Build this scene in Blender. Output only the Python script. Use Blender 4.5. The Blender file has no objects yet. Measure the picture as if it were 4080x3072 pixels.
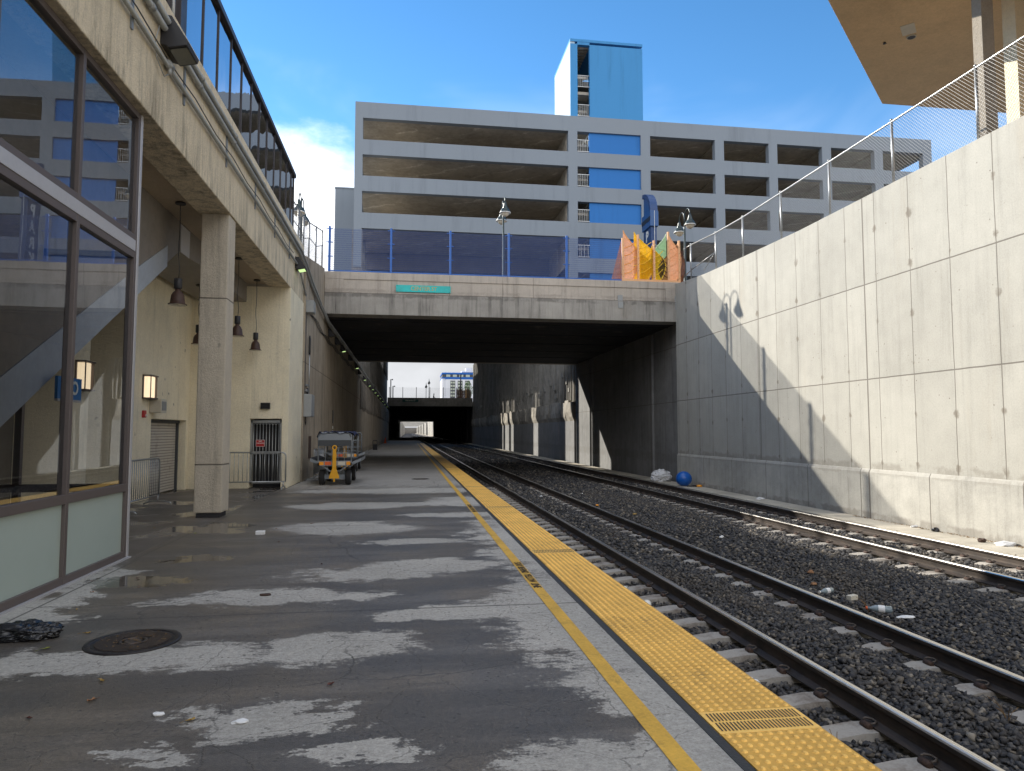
import bpy, bmesh, math, random
import numpy as np
from mathutils import Vector, Matrix
random.seed(7)
rng = np.random.default_rng(11)
SC = bpy.context.scene
COL = SC.collection
R = math.radians

# ------------------------------------------------------------------ mesh builder
class MB:
    def __init__(s):
        s.v = []; s.f = []; s.m = []; s.sm = []
    def add(s, vs, fs, mi=0, smooth=False):
        b = len(s.v); s.v += [tuple(v) for v in vs]
        for f in fs:
            s.f.append(tuple(b + i for i in f)); s.m.append(mi); s.sm.append(smooth)
        return s
    def box(s, x0, y0, z0, x1, y1, z1, mi=0):
        return s.add([(x0,y0,z0),(x1,y0,z0),(x1,y1,z0),(x0,y1,z0),(x0,y0,z1),(x1,y0,z1),(x1,y1,z1),(x0,y1,z1)],
                     [(0,3,2,1),(4,5,6,7),(0,1,5,4),(1,2,6,5),(2,3,7,6),(3,0,4,7)], mi)
    def prism(s, pts, axis, a, b, mi=0):
        """extrude a 2-D polygon along an axis: axis x -> pts (y,z); y -> (x,z); z -> (x,y)"""
        def p3(p, t):
            return (t,p[0],p[1]) if axis == 'x' else (p[0],t,p[1]) if axis == 'y' else (p[0],p[1],t)
        n = len(pts)
        vs = [p3(p, a) for p in pts] + [p3(p, b) for p in pts]
        fs = [tuple(range(n))[::-1], tuple(range(n, 2*n))]
        fs += [(i, (i+1) % n, n+(i+1) % n, n+i) for i in range(n)]
        return s.add(vs, fs, mi)
    def tube(s, p0, p1, r, n=8, mi=0, r1=None, caps=True):
        return s.path([p0, p1], r, n, mi, r1, caps)
    def path(s, pts, r, n=8, mi=0, r1=None, caps=True):
        P = [Vector(p) for p in pts]; b = len(s.v); up = Vector((0,0,1)); N = len(P)
        prev = None
        for i, p in enumerate(P):
            d = (P[min(i+1,N-1)] - P[max(i-1,0)]).normalized()
            if prev is None:
                a = d.cross(up)
                if a.length < 1e-3: a = d.cross(Vector((1,0,0)))
            else:
                a = prev - d*prev.dot(d)
            a.normalize(); prev = a; c = d.cross(a)
            rr = r if r1 is None else r + (r1-r)*i/(N-1)
            for k in range(n):
                t = 2*math.pi*k/n
                s.v.append(tuple(p + a*math.cos(t)*rr + c*math.sin(t)*rr))
        for i in range(N-1):
            for k in range(n):
                s.f.append((b+i*n+k, b+i*n+(k+1)%n, b+(i+1)*n+(k+1)%n, b+(i+1)*n+k)); s.m.append(mi); s.sm.append(n > 5)
        if caps:
            s.f.append(tuple(b+k for k in range(n))[::-1]); s.m.append(mi); s.sm.append(False)
            s.f.append(tuple(b+(N-1)*n+k for k in range(n))); s.m.append(mi); s.sm.append(False)
        return s
    def lathe(s, prof, c, n=16, mi=0, axis='z'):
        """prof: list of (radius, height); c: base centre"""
        b = len(s.v); M = len(prof)
        for (r, h) in prof:
            for k in range(n):
                t = 2*math.pi*k/n; x, y = r*math.cos(t), r*math.sin(t)
                q = (x,y,h) if axis == 'z' else (h,x,y) if axis == 'x' else (x,h,y)
                s.v.append((c[0]+q[0], c[1]+q[1], c[2]+q[2]))
        for i in range(M-1):
            for k in range(n):
                s.f.append((b+i*n+k, b+i*n+(k+1)%n, b+(i+1)*n+(k+1)%n, b+(i+1)*n+k)); s.m.append(mi); s.sm.append(True)
        s.f.append(tuple(b+k for k in range(n))[::-1]); s.m.append(mi); s.sm.append(False)
        s.f.append(tuple(b+(M-1)*n+k for k in range(n))); s.m.append(mi); s.sm.append(False)
        return s
    def mesh(s, name, mats, off=(0,0,0)):
        me = bpy.data.meshes.new(name)
        o = off
        me.from_pydata([(v[0]-o[0], v[1]-o[1], v[2]-o[2]) for v in s.v], [], s.f)
        for m in (mats if isinstance(mats, (list, tuple)) else [mats]): me.materials.append(m)
        me.polygons.foreach_set('material_index', s.m); me.polygons.foreach_set('use_smooth', s.sm)
        me.update()
        bm = bmesh.new(); bm.from_mesh(me); bmesh.ops.recalc_face_normals(bm, faces=bm.faces); bm.to_mesh(me); bm.free()
        return me
    def build(s, name, mats, parent=None, local=False, bevel=0, **tags):
        o = bpy.data.objects.new(name, s.mesh(name, mats, (0,0,0) if (local or parent is None) else origin(parent)))
        COL.objects.link(o)
        if parent is not None: o.parent = parent
        if bevel:
            b = o.modifiers.new('edge', 'BEVEL'); b.width = bevel; b.segments = 2; b.limit_method = 'ANGLE'; b.angle_limit = R(40)
        if tags: tag(o, **tags)
        return o

def origin(o):
    p = Vector((0,0,0))
    while o is not None:
        p += o.location; o = o.parent
    return p

def tag(o, label=None, cat=None, group=None, kind=None):
    if label: o['label'] = label
    if cat: o['category'] = cat
    if group: o['group'] = group
    if kind: o['kind'] = kind
    return o

def thing(name, loc, label, cat, group=None, rz=0):
    o = bpy.data.objects.new(name, None); COL.objects.link(o)
    o.location = loc; o.rotation_euler = (0,0,rz); o.empty_display_size = 0.2
    return tag(o, label, cat, group)

def kids(o):
    return [c for c in bpy.data.objects if c.parent == o]
def dup(o, loc=None, label=None, rz=None, parent=None):
    c = o.copy(); COL.objects.link(c)
    if parent is not None: c.parent = parent
    for ch in o.children: dup(ch, parent=c)
    if loc is not None: c.location = loc
    if rz is not None: c.rotation_euler = (0,0,rz)
    if label: c['label'] = label
    return c

def text_mesh(txt, size, mat, depth=0.004, bold=0.0, spacing=1.0, align='CENTER'):
    cu = bpy.data.curves.new('lettering', 'FONT'); cu.body = txt; cu.size = size; cu.extrude = depth
    cu.offset = bold; cu.space_character = spacing; cu.align_x = align; cu.align_y = 'CENTER'; cu.resolution_u = 3
    t = bpy.data.objects.new('lettering_src', cu); COL.objects.link(t)
    dg = bpy.context.evaluated_depsgraph_get(); dg.update()
    me = bpy.data.meshes.new_from_object(t.evaluated_get(dg))
    COL.objects.unlink(t); bpy.data.objects.remove(t)
    me.materials.clear(); me.materials.append(mat)
    return me
def text_obj(name, txt, size, mat, loc, rot, parent=None, **kw):
    o = bpy.data.objects.new(name, text_mesh(txt, size, mat, **kw)); COL.objects.link(o)
    o.rotation_euler = rot
    if parent is not None:
        o.parent = parent; o.location = Vector(loc) - origin(parent)
    else: o.location = loc
    return o

# ------------------------------------------------------------------ node helper
class G:
    def __init__(s, name):
        s.mat = bpy.data.materials.new(name); s.mat.use_nodes = True
        s.nt = s.mat.node_tree; s.nt.nodes.clear()
        s.out = s.nt.nodes.new('ShaderNodeOutputMaterial')
        s.b = s.nt.nodes.new('ShaderNodeBsdfPrincipled'); s.nt.links.new(s.b.outputs[0], s.out.inputs[0])
        s._pos = None
    def put(s, sock, val):
        if isinstance(val, bpy.types.NodeSocket): s.nt.links.new(val, sock)
        else:
            if sock.type == 'RGBA' and len(val) == 3: val = (*val, 1)
            sock.default_value = val
    def set(s, **kw):
        names = dict(color='Base Color', rough='Roughness', metal='Metallic', normal='Normal', emit='Emission Color',
                     estr='Emission Strength', alpha='Alpha', spec='Specular IOR Level', trans='Transmission Weight', ior='IOR', coat='Coat Weight')
        for k, v in kw.items(): s.put(s.b.inputs[names[k]], v)
        return s
    def node(s, t, ins=None, **props):
        n = s.nt.nodes.new(t)
        for k, v in props.items(): setattr(n, k, v)
        for k, v in (ins or {}).items(): s.put(n.inputs[k], v)
        return n
    def m(s, op, a, b=None, c=None, clamp=False):
        n = s.nt.nodes.new('ShaderNodeMath'); n.operation = op; n.use_clamp = clamp
        for i, v in enumerate((a, b, c)):
            if v is not None: s.put(n.inputs[i], v)
        return n.outputs[0]
    @property
    def pos(s):
        if s._pos is None:
            s._pos = s.node('ShaderNodeNewGeometry').outputs['Position']
            s._sep = s.node('ShaderNodeSeparateXYZ', {0: s._pos})
        return s._pos
    @property
    def x(s): s.pos; return s._sep.outputs[0]
    @property
    def y(s): s.pos; return s._sep.outputs[1]
    @property
    def z(s): s.pos; return s._sep.outputs[2]
    def obj(s): return s.node('ShaderNodeTexCoord').outputs['Object']
    def scale(s, vec, sc, loc=(0,0,0)):
        return s.node('ShaderNodeMapping', {'Vector': vec, 'Scale': sc, 'Location': loc}).outputs[0]
    def noise(s, vec, sc, detail=3, rough=.55, dist=0):
        return s.node('ShaderNodeTexNoise', {'Vector': vec, 'Scale': sc, 'Detail': detail, 'Roughness': rough, 'Distortion': dist}).outputs[0]
    def nz(s, vec, sc, detail=3, rough=.6, k=2.3):
        return s.m('MULTIPLY_ADD', s.m('SUBTRACT', s.noise(vec, sc, detail, rough), .5), k, .5, clamp=True)
    def vor(s, vec, sc, feature='F1', out=0, rand=1.0):
        n = s.node('ShaderNodeTexVoronoi', feature=feature); s.put(n.inputs['Vector'], vec); s.put(n.inputs['Scale'], sc); s.put(n.inputs['Randomness'], rand)
        return n.outputs[out]
    def ramp(s, f, lo, hi, a=0.0, b=1.0, smooth=True):
        n = s.node('ShaderNodeMapRange', {0: f, 1: lo, 2: hi, 3: a, 4: b}, interpolation_type='SMOOTHSTEP' if smooth else 'LINEAR')
        return n.outputs[0]
    def mix(s, f, a, b, blend='MIX'):
        n = s.node('ShaderNodeMix', data_type='RGBA', blend_type=blend)
        s.put(n.inputs[0], f); s.put(n.inputs[6], a); s.put(n.inputs[7], b)
        return n.outputs[2]
    def fmix(s, f, a, b):
        n = s.node('ShaderNodeMix', data_type='FLOAT'); s.put(n.inputs[0], f); s.put(n.inputs[2], a); s.put(n.inputs[3], b)
        return n.outputs[0]
    def hsv(s, col, v): # multiply value by v
        return s.node('ShaderNodeHueSaturation', {'Value': v, 'Color': col}).outputs[0]
    def bump(s, h, strength=.3, dist=.01, normal=None):
        d = {'Strength': strength, 'Distance': dist, 'Height': h}
        if normal is not None: d['Normal'] = normal
        return s.node('ShaderNodeBump', d).outputs[0]
    def line(s, coord, period, off, width):
        """1 on thin lines every period"""
        d = s.m('ABSOLUTE', s.m('SUBTRACT', s.m('FRACT', s.m('DIVIDE', s.m('SUBTRACT', coord, off - period/2), period)), .5))
        return s.ramp(s.m('MULTIPLY', d, period), width*.4, width, 1, 0)
    def at(s, coord, c, width):
        return s.ramp(s.m('ABSOLUTE', s.m('SUBTRACT', coord, c)), width*.4, width, 1, 0)
    def mx(s, *a):
        r = a[0]
        for q in a[1:]: r = s.m('MAXIMUM', r, q)
        return r

def plain(name, col, rough=.6, metal=0.0, var=.12, sc=6.0, bump=0.0, bsc=60.0, spec=.5):
    g = G(name)
    n = g.nz(g.pos, sc, 4, .6, 1.6)
    n2 = g.nz(g.pos, sc*9, 3)
    c = g.hsv((*col, 1), g.m('ADD', 1-var, g.m('MULTIPLY', g.m('ADD', n, g.m('MULTIPLY', n2, .5)), var*1.4)))
    g.set(color=c, rough=g.m('ADD', rough-.08, g.m('MULTIPLY', n, .16)), metal=metal, spec=spec)
    if bump: g.set(normal=g.bump(g.noise(g.pos, bsc, 3), bump, .01))
    return g.mat

def crack_mask(g, P, sc, width, cover=.5):
    w = g.node('ShaderNodeVectorMath', {0: P, 1: g.node('ShaderNodeVectorMath', {0: g.node('ShaderNodeTexNoise', {'Vector': P, 'Scale': 1.1, 'Detail': 6.0, 'Roughness': .62}).outputs['Color'], 1: (.5,.5,0)}, operation='MULTIPLY').outputs[0]}, operation='ADD').outputs[0]
    d = g.vor(w, sc, 'DISTANCE_TO_EDGE')
    return g.m('MULTIPLY', g.ramp(d, 0, width, 1, 0), g.ramp(g.noise(P, .35, 2), cover-.05, cover+.05))

# ------------------------------------------------------------------ materials
def concrete(name, col, joints=None, hl=(), streak=.35, blotch=.25, holes=False, grime=None, axis='y', bumps=.25, extra=(), warm=(.36,.30,.22), band=None):
    g = G(name); P = g.pos; w = g.y if axis == 'y' else g.x
    big = g.nz(P, .35, 4, .6, 1.8); mid = g.nz(P, 2.2, 5, .65, 1.7); fine = g.nz(P, 30, 4, .7, 2.0)
    st = g.noise(g.scale(P, (1.0,1.0,.06) if axis == 'x' else (1.0,1.0,.06)), 3.2, 5, .7)
    st2 = g.noise(g.scale(P, (1,1,.035), (7,3,0)), 9, 4, .7)
    v = g.m('ADD', 1.0, g.m('MULTIPLY', g.m('SUBTRACT', mid, .5), blotch))
    v = g.m('ADD', v, g.m('MULTIPLY', g.m('SUBTRACT', big, .5), blotch*1.2))
    v = g.m('ADD', v, g.m('MULTIPLY', g.m('SUBTRACT', fine, .5), .22))
    sv = g.ramp(st, .48, .75, 0, 1); sv2 = g.ramp(st2, .52, .78, 0, 1)
    v = g.m('SUBTRACT', v, g.m('MULTIPLY', sv, streak*.6)); v = g.m('SUBTRACT', v, g.m('MULTIPLY', sv2, streak*.5))
    c = g.hsv((*col,1), v)
    c = g.mix(g.m('MULTIPLY', g.ramp(g.noise(g.scale(P,(1,1,.12)), .9, 5, .7), .55, .8), .35), c, g.hsv((*warm,1), v))
    lines = []
    if joints:
        per, off, wd = joints
        wob = g.m('ADD', w, g.m('MULTIPLY', g.m('SUBTRACT', g.noise(P, 1.5, 3), .5), .03))
        lines.append(g.line(wob, per, off, wd))
    for h in hl: lines.append(g.at(g.m('ADD', g.z, g.m('MULTIPLY', g.m('SUBTRACT', g.noise(P, 3, 2), .5), .015)), h, .022))
    for (e, wd) in extra: lines.append(g.at(w, e, wd))
    height = g.m('MULTIPLY', fine, .15)
    if lines:
        L = g.mx(*lines)
        c = g.mix(g.m('MULTIPLY', L, .72), c, (.10,.085,.07,1))
        height = g.m('SUBTRACT', height, g.m('MULTIPLY', L, 1.2))
    if joints and holes:   # each pour has its own tone
        pid = g.node('ShaderNodeCombineXYZ', {0: g.m('FLOOR', g.m('DIVIDE', g.m('SUBTRACT', w, joints[1]), joints[0])), 1: g.m('FLOOR', g.m('DIVIDE', g.m('SUBTRACT', g.z, .54), 2.46)), 2: 0.0}).outputs[0]
        wn_ = g.node('ShaderNodeTexWhiteNoise', {'Vector': pid}).outputs[0]
        c = g.hsv(c, g.m('ADD', .93, g.m('MULTIPLY', wn_, .13)))
        run = g.m('MULTIPLY', g.ramp(g.noise(g.scale(P,(1,1,.05)), 2.1, 5, .75), .56, .74), g.ramp(g.noise(P, .5, 3), .4, .65))
        c = g.mix(g.m('MULTIPLY', run, .38), c, (.25,.225,.185,1))
        hair = crack_mask(g, P, .5, .0035, .47)
        c = g.mix(g.m('MULTIPLY', hair, .10), c, (.2,.18,.15,1))
    if holes:   # tie holes on the joints, with their stains
        per, off, wd = joints
        u = g.m('MULTIPLY', g.m('SUBTRACT', g.m('FRACT', g.m('DIVIDE', g.m('SUBTRACT', w, off - per/2), per)), .5), per)
        t = g.m('MULTIPLY', g.m('SUBTRACT', g.m('FRACT', g.m('DIVIDE', g.m('ADD', g.m('SUBTRACT', g.z, .45), g.m('MULTIPLY', g.noise(g.scale(P,(.8,.8,0)), 1, 1), .3)), 1.19)), .5), 1.19)
        d = g.m('SQRT', g.m('ADD', g.m('MULTIPLY', u, u), g.m('MULTIPLY', g.m('MULTIPLY', t, t), .6)))
        dn = g.m('ADD', d, g.m('MULTIPLY', g.m('SUBTRACT', g.noise(P, 9, 3), .5), .14))
        stain = g.ramp(g.m('ADD', dn, g.m('MULTIPLY', g.m('SUBTRACT', g.noise(g.scale(P,(1,1,.7)), .7, 1), .5), .22)), .015, .075, 1, 0)
        on = g.ramp(g.noise(g.scale(P, (.9,.9,.8)), 1.3, 2), .40, .52)
        c = g.mix(g.m('MULTIPLY', g.m('MULTIPLY', stain, on), .72), c, (.16,.135,.105,1))
        pit = g.ramp(g.vor(P, 4.5), .05, .10, 1, 0); sel = g.ramp(g.noise(P, 1.2, 2), .46, .58)
        c = g.mix(g.m('MULTIPLY', g.m('MULTIPLY', pit, sel), .75), c, (.14,.12,.10,1))
        pit2 = g.ramp(g.vor(P, 16), .05, .12, 1, 0); sel2 = g.ramp(g.noise(P, 2.5, 2), .54, .62)
        c = g.mix(g.m('MULTIPLY', g.m('MULTIPLY', pit2, sel2), .45), c, (.18,.15,.12,1))
        scr = g.ramp(g.noise(g.scale(P, (1,2.2,14)), 2.4, 3, .75), .66, .72)
        c = g.mix(g.m('MULTIPLY', g.m('MULTIPLY', scr, g.ramp(g.noise(P, .6, 2), .42, .6)), .6), c, (.2,.175,.14,1))
    if grime:   # (z0, z1, colour, amount): a dirt tide mark between two heights
        for (z0, z1, gc, am) in grime:
            zz = g.m('ADD', g.z, g.m('MULTIPLY', g.m('SUBTRACT', g.noise(g.scale(P,(1,1,.3)), 2.5, 4, .7), .5), (z1-z0)*.9))
            mid_ = (z0+z1)/2
            k = g.ramp(g.m('ABSOLUTE', g.m('SUBTRACT', zz, mid_)), (z1-z0)*.25, (z1-z0)*.55, 1, 0)
            c = g.mix(g.m('MULTIPLY', g.m('MULTIPLY', k, am), g.ramp(mid, .3, .6)), c, (*gc,1))
    if bumps: g.set(normal=g.bump(height, bumps, .02))
    g.set(color=c, rough=.88, spec=.3)
    return g.mat

M = {}
M['wall_light'] = concrete('light_cast_concrete', (.40,.385,.342), (1.225, 28.29, .016), (3.0, 5.46), .24, .16, True,
                           [(.55,.9,(.2,.18,.15),.5)], extra=((16.5,.035),(22.09,.03)), bumps=.35)
M['footing'] = concrete('footing_concrete', (.40,.385,.345), (2.45, 14.4, .02), (), .42, .35, False,
                        [(-.6,-.35,(.14,.12,.1),.5),(.56,.72,(.22,.2,.17),.35)], extra=((16.5,.035),), bumps=.5)
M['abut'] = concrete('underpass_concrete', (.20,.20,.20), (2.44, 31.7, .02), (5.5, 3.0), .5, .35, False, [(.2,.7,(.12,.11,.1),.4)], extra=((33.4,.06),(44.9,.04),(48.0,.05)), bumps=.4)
M['left_wall'] = concrete('left_trench_concrete', (.37,.31,.235), (2.9, 25.2, .02), (4.0,), .95, .35, False, [(-.1,.5,(.1,.085,.07),.5)], extra=((27.2,.03),), bumps=.4, warm=(.22,.16,.1))
M['left_rough'] = concrete('shotcrete_left', (.22,.19,.155), None, (), .8, .8, False, None, bumps=1.0)
M['rough'] = concrete('shotcrete', (.30,.275,.235), None, (), .8, .9, False, None, bumps=1.0)
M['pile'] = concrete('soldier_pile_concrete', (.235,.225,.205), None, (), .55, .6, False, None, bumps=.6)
M['bridge'] = concrete('bridge_parapet_concrete', (.45,.40,.345), None, (), .55, .22, False, [(7.38,7.6,(.16,.14,.12),.35)], axis='x', extra=((1.7,.012),(5.3,.012),(8.9,.012)), bumps=.3)
M['girder'] = concrete('stained_girder_concrete', (.34,.32,.29), None, (), .95, .3, False, [(7.2,7.5,(.10,.09,.08),.6)], axis='x', bumps=.4)
M['soffit'] = concrete('dark_soffit_concrete', (.035,.036,.042), (3.2,31.1,.02), (), .1, .5, False, None, axis='y', bumps=.2)  # near-black tone for the underside of both bridge decks
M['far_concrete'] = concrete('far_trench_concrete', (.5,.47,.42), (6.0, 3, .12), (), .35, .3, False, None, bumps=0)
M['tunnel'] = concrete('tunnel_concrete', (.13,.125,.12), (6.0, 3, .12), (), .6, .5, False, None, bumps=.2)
M['gutter'] = concrete('gutter_concrete', (.42,.385,.32), (3.1, 2.0, .02), (), .2, .5, False, None, bumps=.3)
M['tie'] = None

def stucco(name, col, mildew=.5, streak=.3, joints=(), sc=55, zstain=None, bs=.8):
    g = G(name); P = g.pos
    f = g.nz(P, sc, 4, .75, 2.2); f_l = g.nz(P, sc*.35, 4, .7, 2.0); mid = g.nz(P, 1.4, 5, .65, 1.6); st = g.noise(g.scale(P,(1,1,.07)), 4, 5, .75)
    v = g.m('ADD', .88, g.m('MULTIPLY', mid, .22)); v = g.m('ADD', v, g.m('MULTIPLY', g.m('SUBTRACT', f, .5), .22)); v = g.m('ADD', v, g.m('MULTIPLY', g.m('SUBTRACT', f_l, .5), .16))
    c = g.hsv((*col,1), v)
    c = g.mix(g.m('MULTIPLY', g.ramp(st, .5, .8), streak), c, (.15,.125,.085,1))
    sp = g.ramp(g.m('ADD', g.vor(P, 3.1), g.m('MULTIPLY', g.m('SUBTRACT', g.noise(P, 14, 4), .5), .35)), .02, .18, 1, 0)
    c = g.mix(g.m('MULTIPLY', g.m('MULTIPLY', sp, g.ramp(g.noise(P, .55, 2), .52, .64)), mildew), c, (.07,.06,.045,1))
    if zstain:
        z0, z1, am = zstain
        k = g.m('MULTIPLY', g.ramp(g.z, z0, z1), g.ramp(g.noise(g.scale(P,(1,1,.15)), 5, 5, .75), .42, .7))
        c = g.mix(g.m('MULTIPLY', k, am), c, (.09,.075,.055,1))
    h = g.m('ADD', f, f_l)
    for z in joints:
        L = g.at(g.z, z, .018); c = g.mix(g.m('MULTIPLY', L, .7), c, (.08,.065,.05,1)); h = g.m('SUBTRACT', h, L)
    g.set(color=c, rough=.93, spec=.2, normal=g.bump(h, bs, .012))
    return g.mat
M['stucco'] = stucco('cream_stucco', (.90,.81,.61), .9, .26, ())
M['stucco_fascia'] = stucco('stained_cream_stucco', (.78,.67,.49), .15, .5, (), zstain=(7.3,5.95,.62))
M['stucco_pillar'] = stucco('grey_cream_pillar_stucco', (.70,.62,.50), .5, .4, (1.02,4.28), sc=60, bs=1.2)
M['soffit_paint'] = stucco('beige_ceiling_paint', (.50,.41,.30), .3, .05, (), bs=.1)
M['canopy'] = stucco('tan_canopy_plaster', (.68,.50,.31), .05, .08, (), sc=25, bs=.15)
M['rough_column'] = stucco('coarse_dashed_column', (.33,.295,.25), .1, .1, (), sc=22, bs=1.0)
M['stair'] = plain('grey_brown_stair_panel', (.21,.185,.16), .5, 0, .3, .8)
M['stair_band'] = plain('slate_stair_stringer', (.36,.40,.46), .45, 0, .2, 1.2)

def garage_paint(name, col):
    g = G(name); P = g.pos
    n = g.noise(P, .12, 3); st = g.noise(g.scale(P,(1,1,.08)), 1.1, 5, .7); f = g.noise(P, 7, 3)
    v = g.m('ADD', .93, g.m('MULTIPLY', n, .14)); v = g.m('ADD', v, g.m('MULTIPLY', g.m('SUBTRACT', f, .5), .06)); v = g.m('SUBTRACT', v, g.m('MULTIPLY', g.ramp(st, .5, .85), .24))
    g.set(color=g.hsv((*col,1), v), rough=.8, spec=.25)
    return g.mat
M['garage'] = garage_paint('blue_grey_garage_paint', (.25,.283,.32))
M['garage_in'] = concrete('garage_slab_concrete', (.42,.375,.31), None, (), .1, .5, False, None, bumps=.2, axis='x')
M['blue_panel'] = garage_paint('bright_blue_panel_paint', (.04,.185,.50))
M['tower_blue'] = garage_paint('sky_blue_tower_paint', (.07,.28,.57))
M['tower_side'] = concrete('pale_blue_block', (.40,.52,.62), None, (), .25, .35, False, None, bumps=.5, warm=(.4,.5,.6))

def platform_mat():
    g = G('damp_platform_concrete'); P = g.pos
    wx = g.m('SUBTRACT', g.noise(g.scale(P,(.75,1.0,1)), 1.2, 6, .72), .5); wy = g.m('SUBTRACT', g.noise(g.scale(P,(.6,1.2,1),(4,9,0)), 1.3, 6, .72), .5)
    X = g.m('ADD', g.x, g.m('MULTIPLY', wx, 2.6)); Y = g.m('ADD', g.y, g.m('ADD', g.m('MULTIPLY', wy, 1.05), g.m('MULTIPLY', g.m('SUBTRACT', g.noise(P, 3.3, 5, .7), .5), .5)))
    def el(cx, cy, rx, ry):
        a = g.m('DIVIDE', g.m('SUBTRACT', X, cx), rx); b = g.m('DIVIDE', g.m('SUBTRACT', Y, cy), ry)
        return g.m('SUBTRACT', 1.0, g.m('ADD', g.m('MULTIPLY', a, a), g.m('MULTIPLY', b, b)))
    dry = [(-2.05,5.62,1.05,.36),(-.5,5.68,.62,.40),(-.8,4.32,.42,.24),(-1.35,7.5,1.05,.36),(-.35,8.5,.9,.42),(-1.0,12.6,1.2,.9),(-1.2,16.3,1.4,.8),
           (-.2,3.84,.42,.14),(-1.44,4.02,.2,.07),(.25,8.9,.95,.42),(.2,10.9,.8,.3),(1.0,14.2,1.1,.45),(0,16.5,1.3,.45),
           (1.7,6.3,.95,2.0),(1.75,4.3,.55,1.3),(1.2,3.3,1.0,.5),(1.8,11,.75,3.4),(-3.45,7.2,.33,2.6),(.6,6.6,.9,.25),(0,20.3,3.2,1.0),(1.4,17,.9,1.2)]
    D = g.mx(*[el(*d) for d in dry])
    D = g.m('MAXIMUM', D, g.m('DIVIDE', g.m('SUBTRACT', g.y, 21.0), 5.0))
    D = g.m('SUBTRACT', D, g.m('MULTIPLY', g.m('MAXIMUM', el(.25,4.66,.95,.42), 0.0), 2.0))
    f3 = g.nz(P, 24, 5, .8, 2.4)
    tex = g.m('ADD', g.m('MULTIPLY', g.noise(g.scale(P,(.8,1.5,1)), 4.2, 6, .8), .55), g.m('MULTIPLY', g.noise(g.scale(P,(1.0,4.5,1),(5,2,0)), 5, 5, .8), .45)); spk = g.noise(P, 55, 3, .6)
    Dn = g.m('ADD', D, g.m('ADD', g.m('MULTIPLY', g.m('SUBTRACT', tex, .5), 3.8), g.m('MULTIPLY', g.m('SUBTRACT', spk, .5), 1.1)))
    k = g.ramp(Dn, -.14, .36)                      # 1 = dry
    rain = g.ramp(g.noise(g.scale(P,(.35,1.5,1),(3,3,0)), .9, 4, .7), .42, .66)
    big = g.nz(P, .5, 4, .6, 1.8); f = g.nz(P, 60, 4, .75, 2.4); f2 = g.nz(P, 170, 2, .6, 2.2)
    dryc = g.hsv((.39,.37,.335,1), g.m('ADD', .42, g.m('ADD', g.m('MULTIPLY', big, .45), g.m('ADD', g.m('MULTIPLY', f, .4), g.m('MULTIPLY', tex, .36)))))
    wetc = g.mix(g.ramp(g.noise(P, .8, 3), .4, .65), (.122,.109,.095,1), (.15,.125,.096,1))
    wetc = g.hsv(wetc, g.m('ADD', .2, g.m('ADD', g.m('MULTIPLY', f, .75), g.m('ADD', g.m('MULTIPLY', f2, .35), g.m('MULTIPLY', rain, .45)))))
    c = g.hsv(g.mix(k, wetc, dryc), g.m('ADD', .72, g.m('MULTIPLY', f3, .56)))
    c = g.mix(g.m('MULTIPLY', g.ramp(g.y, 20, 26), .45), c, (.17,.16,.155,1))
    cr = g.mx(crack_mask(g, P, .33, .0045, .50), g.m('MULTIPLY', crack_mask(g, P, 1.3, .007, .40), .7))
    pit = g.mx(g.m('MULTIPLY', g.ramp(g.vor(P, 17), .12, .24, 1, 0), g.ramp(g.noise(P, 4, 2), .44, .58)), g.m('MULTIPLY', g.ramp(g.vor(P, 8), .06, .11, 1, 0), g.ramp(g.noise(P, 2, 2), .5, .6)))
    joint = g.mx(g.line(g.y, 6.1, 25.1, .02), g.m('MULTIPLY', g.at(g.x, -3.5, .02), g.ramp(g.y, 9.7, 9.8)), g.m('MULTIPLY', g.at(g.x, -3.45, .018), g.ramp(g.y, 9.95, 9.9)))
    c = g.mix(g.m('MULTIPLY', cr, .6), c, (.04,.037,.034,1)); c = g.mix(g.m('MULTIPLY', pit, .55), c, (.035,.033,.03,1)); c = g.mix(g.m('MULTIPLY', joint, .7), c, (.04,.037,.034,1))
    pud = g.m('MULTIPLY', g.mx(el(-3.0,8.45,.55,.35), el(-3.15,12.9,.55,.75), el(-2.7,9.9,.4,.35)), 1.0)
    pk = g.ramp(pud, .05, .3)
    rough = g.fmix(k, g.m('ADD', .30, g.m('MULTIPLY', f, .22)), .85)
    rough = g.fmix(pk, rough, .03)
    h = g.m('ADD', g.m('MULTIPLY', f, .5), g.m('ADD', g.m('MULTIPLY', f2, .35), g.m('MULTIPLY', g.m('ADD', cr, pit), -.9)))
    g.set(color=g.mix(g.m('MULTIPLY', pk, .5), c, (.04,.037,.033,1)), rough=rough, spec=g.fmix(k, .42, .25), normal=g.bump(h, g.fmix(pk, .55, .0), .006))
    return g.mat
M['platform'] = platform_mat()
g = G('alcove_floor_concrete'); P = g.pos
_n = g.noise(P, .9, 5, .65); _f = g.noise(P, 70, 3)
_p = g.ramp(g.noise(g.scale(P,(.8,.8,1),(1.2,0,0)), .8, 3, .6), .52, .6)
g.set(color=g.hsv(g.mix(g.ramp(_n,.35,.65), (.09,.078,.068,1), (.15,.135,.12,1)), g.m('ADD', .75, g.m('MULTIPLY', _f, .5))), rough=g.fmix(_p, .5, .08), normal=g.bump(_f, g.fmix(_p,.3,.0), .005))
M['alcove_floor'] = g.mat

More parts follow.
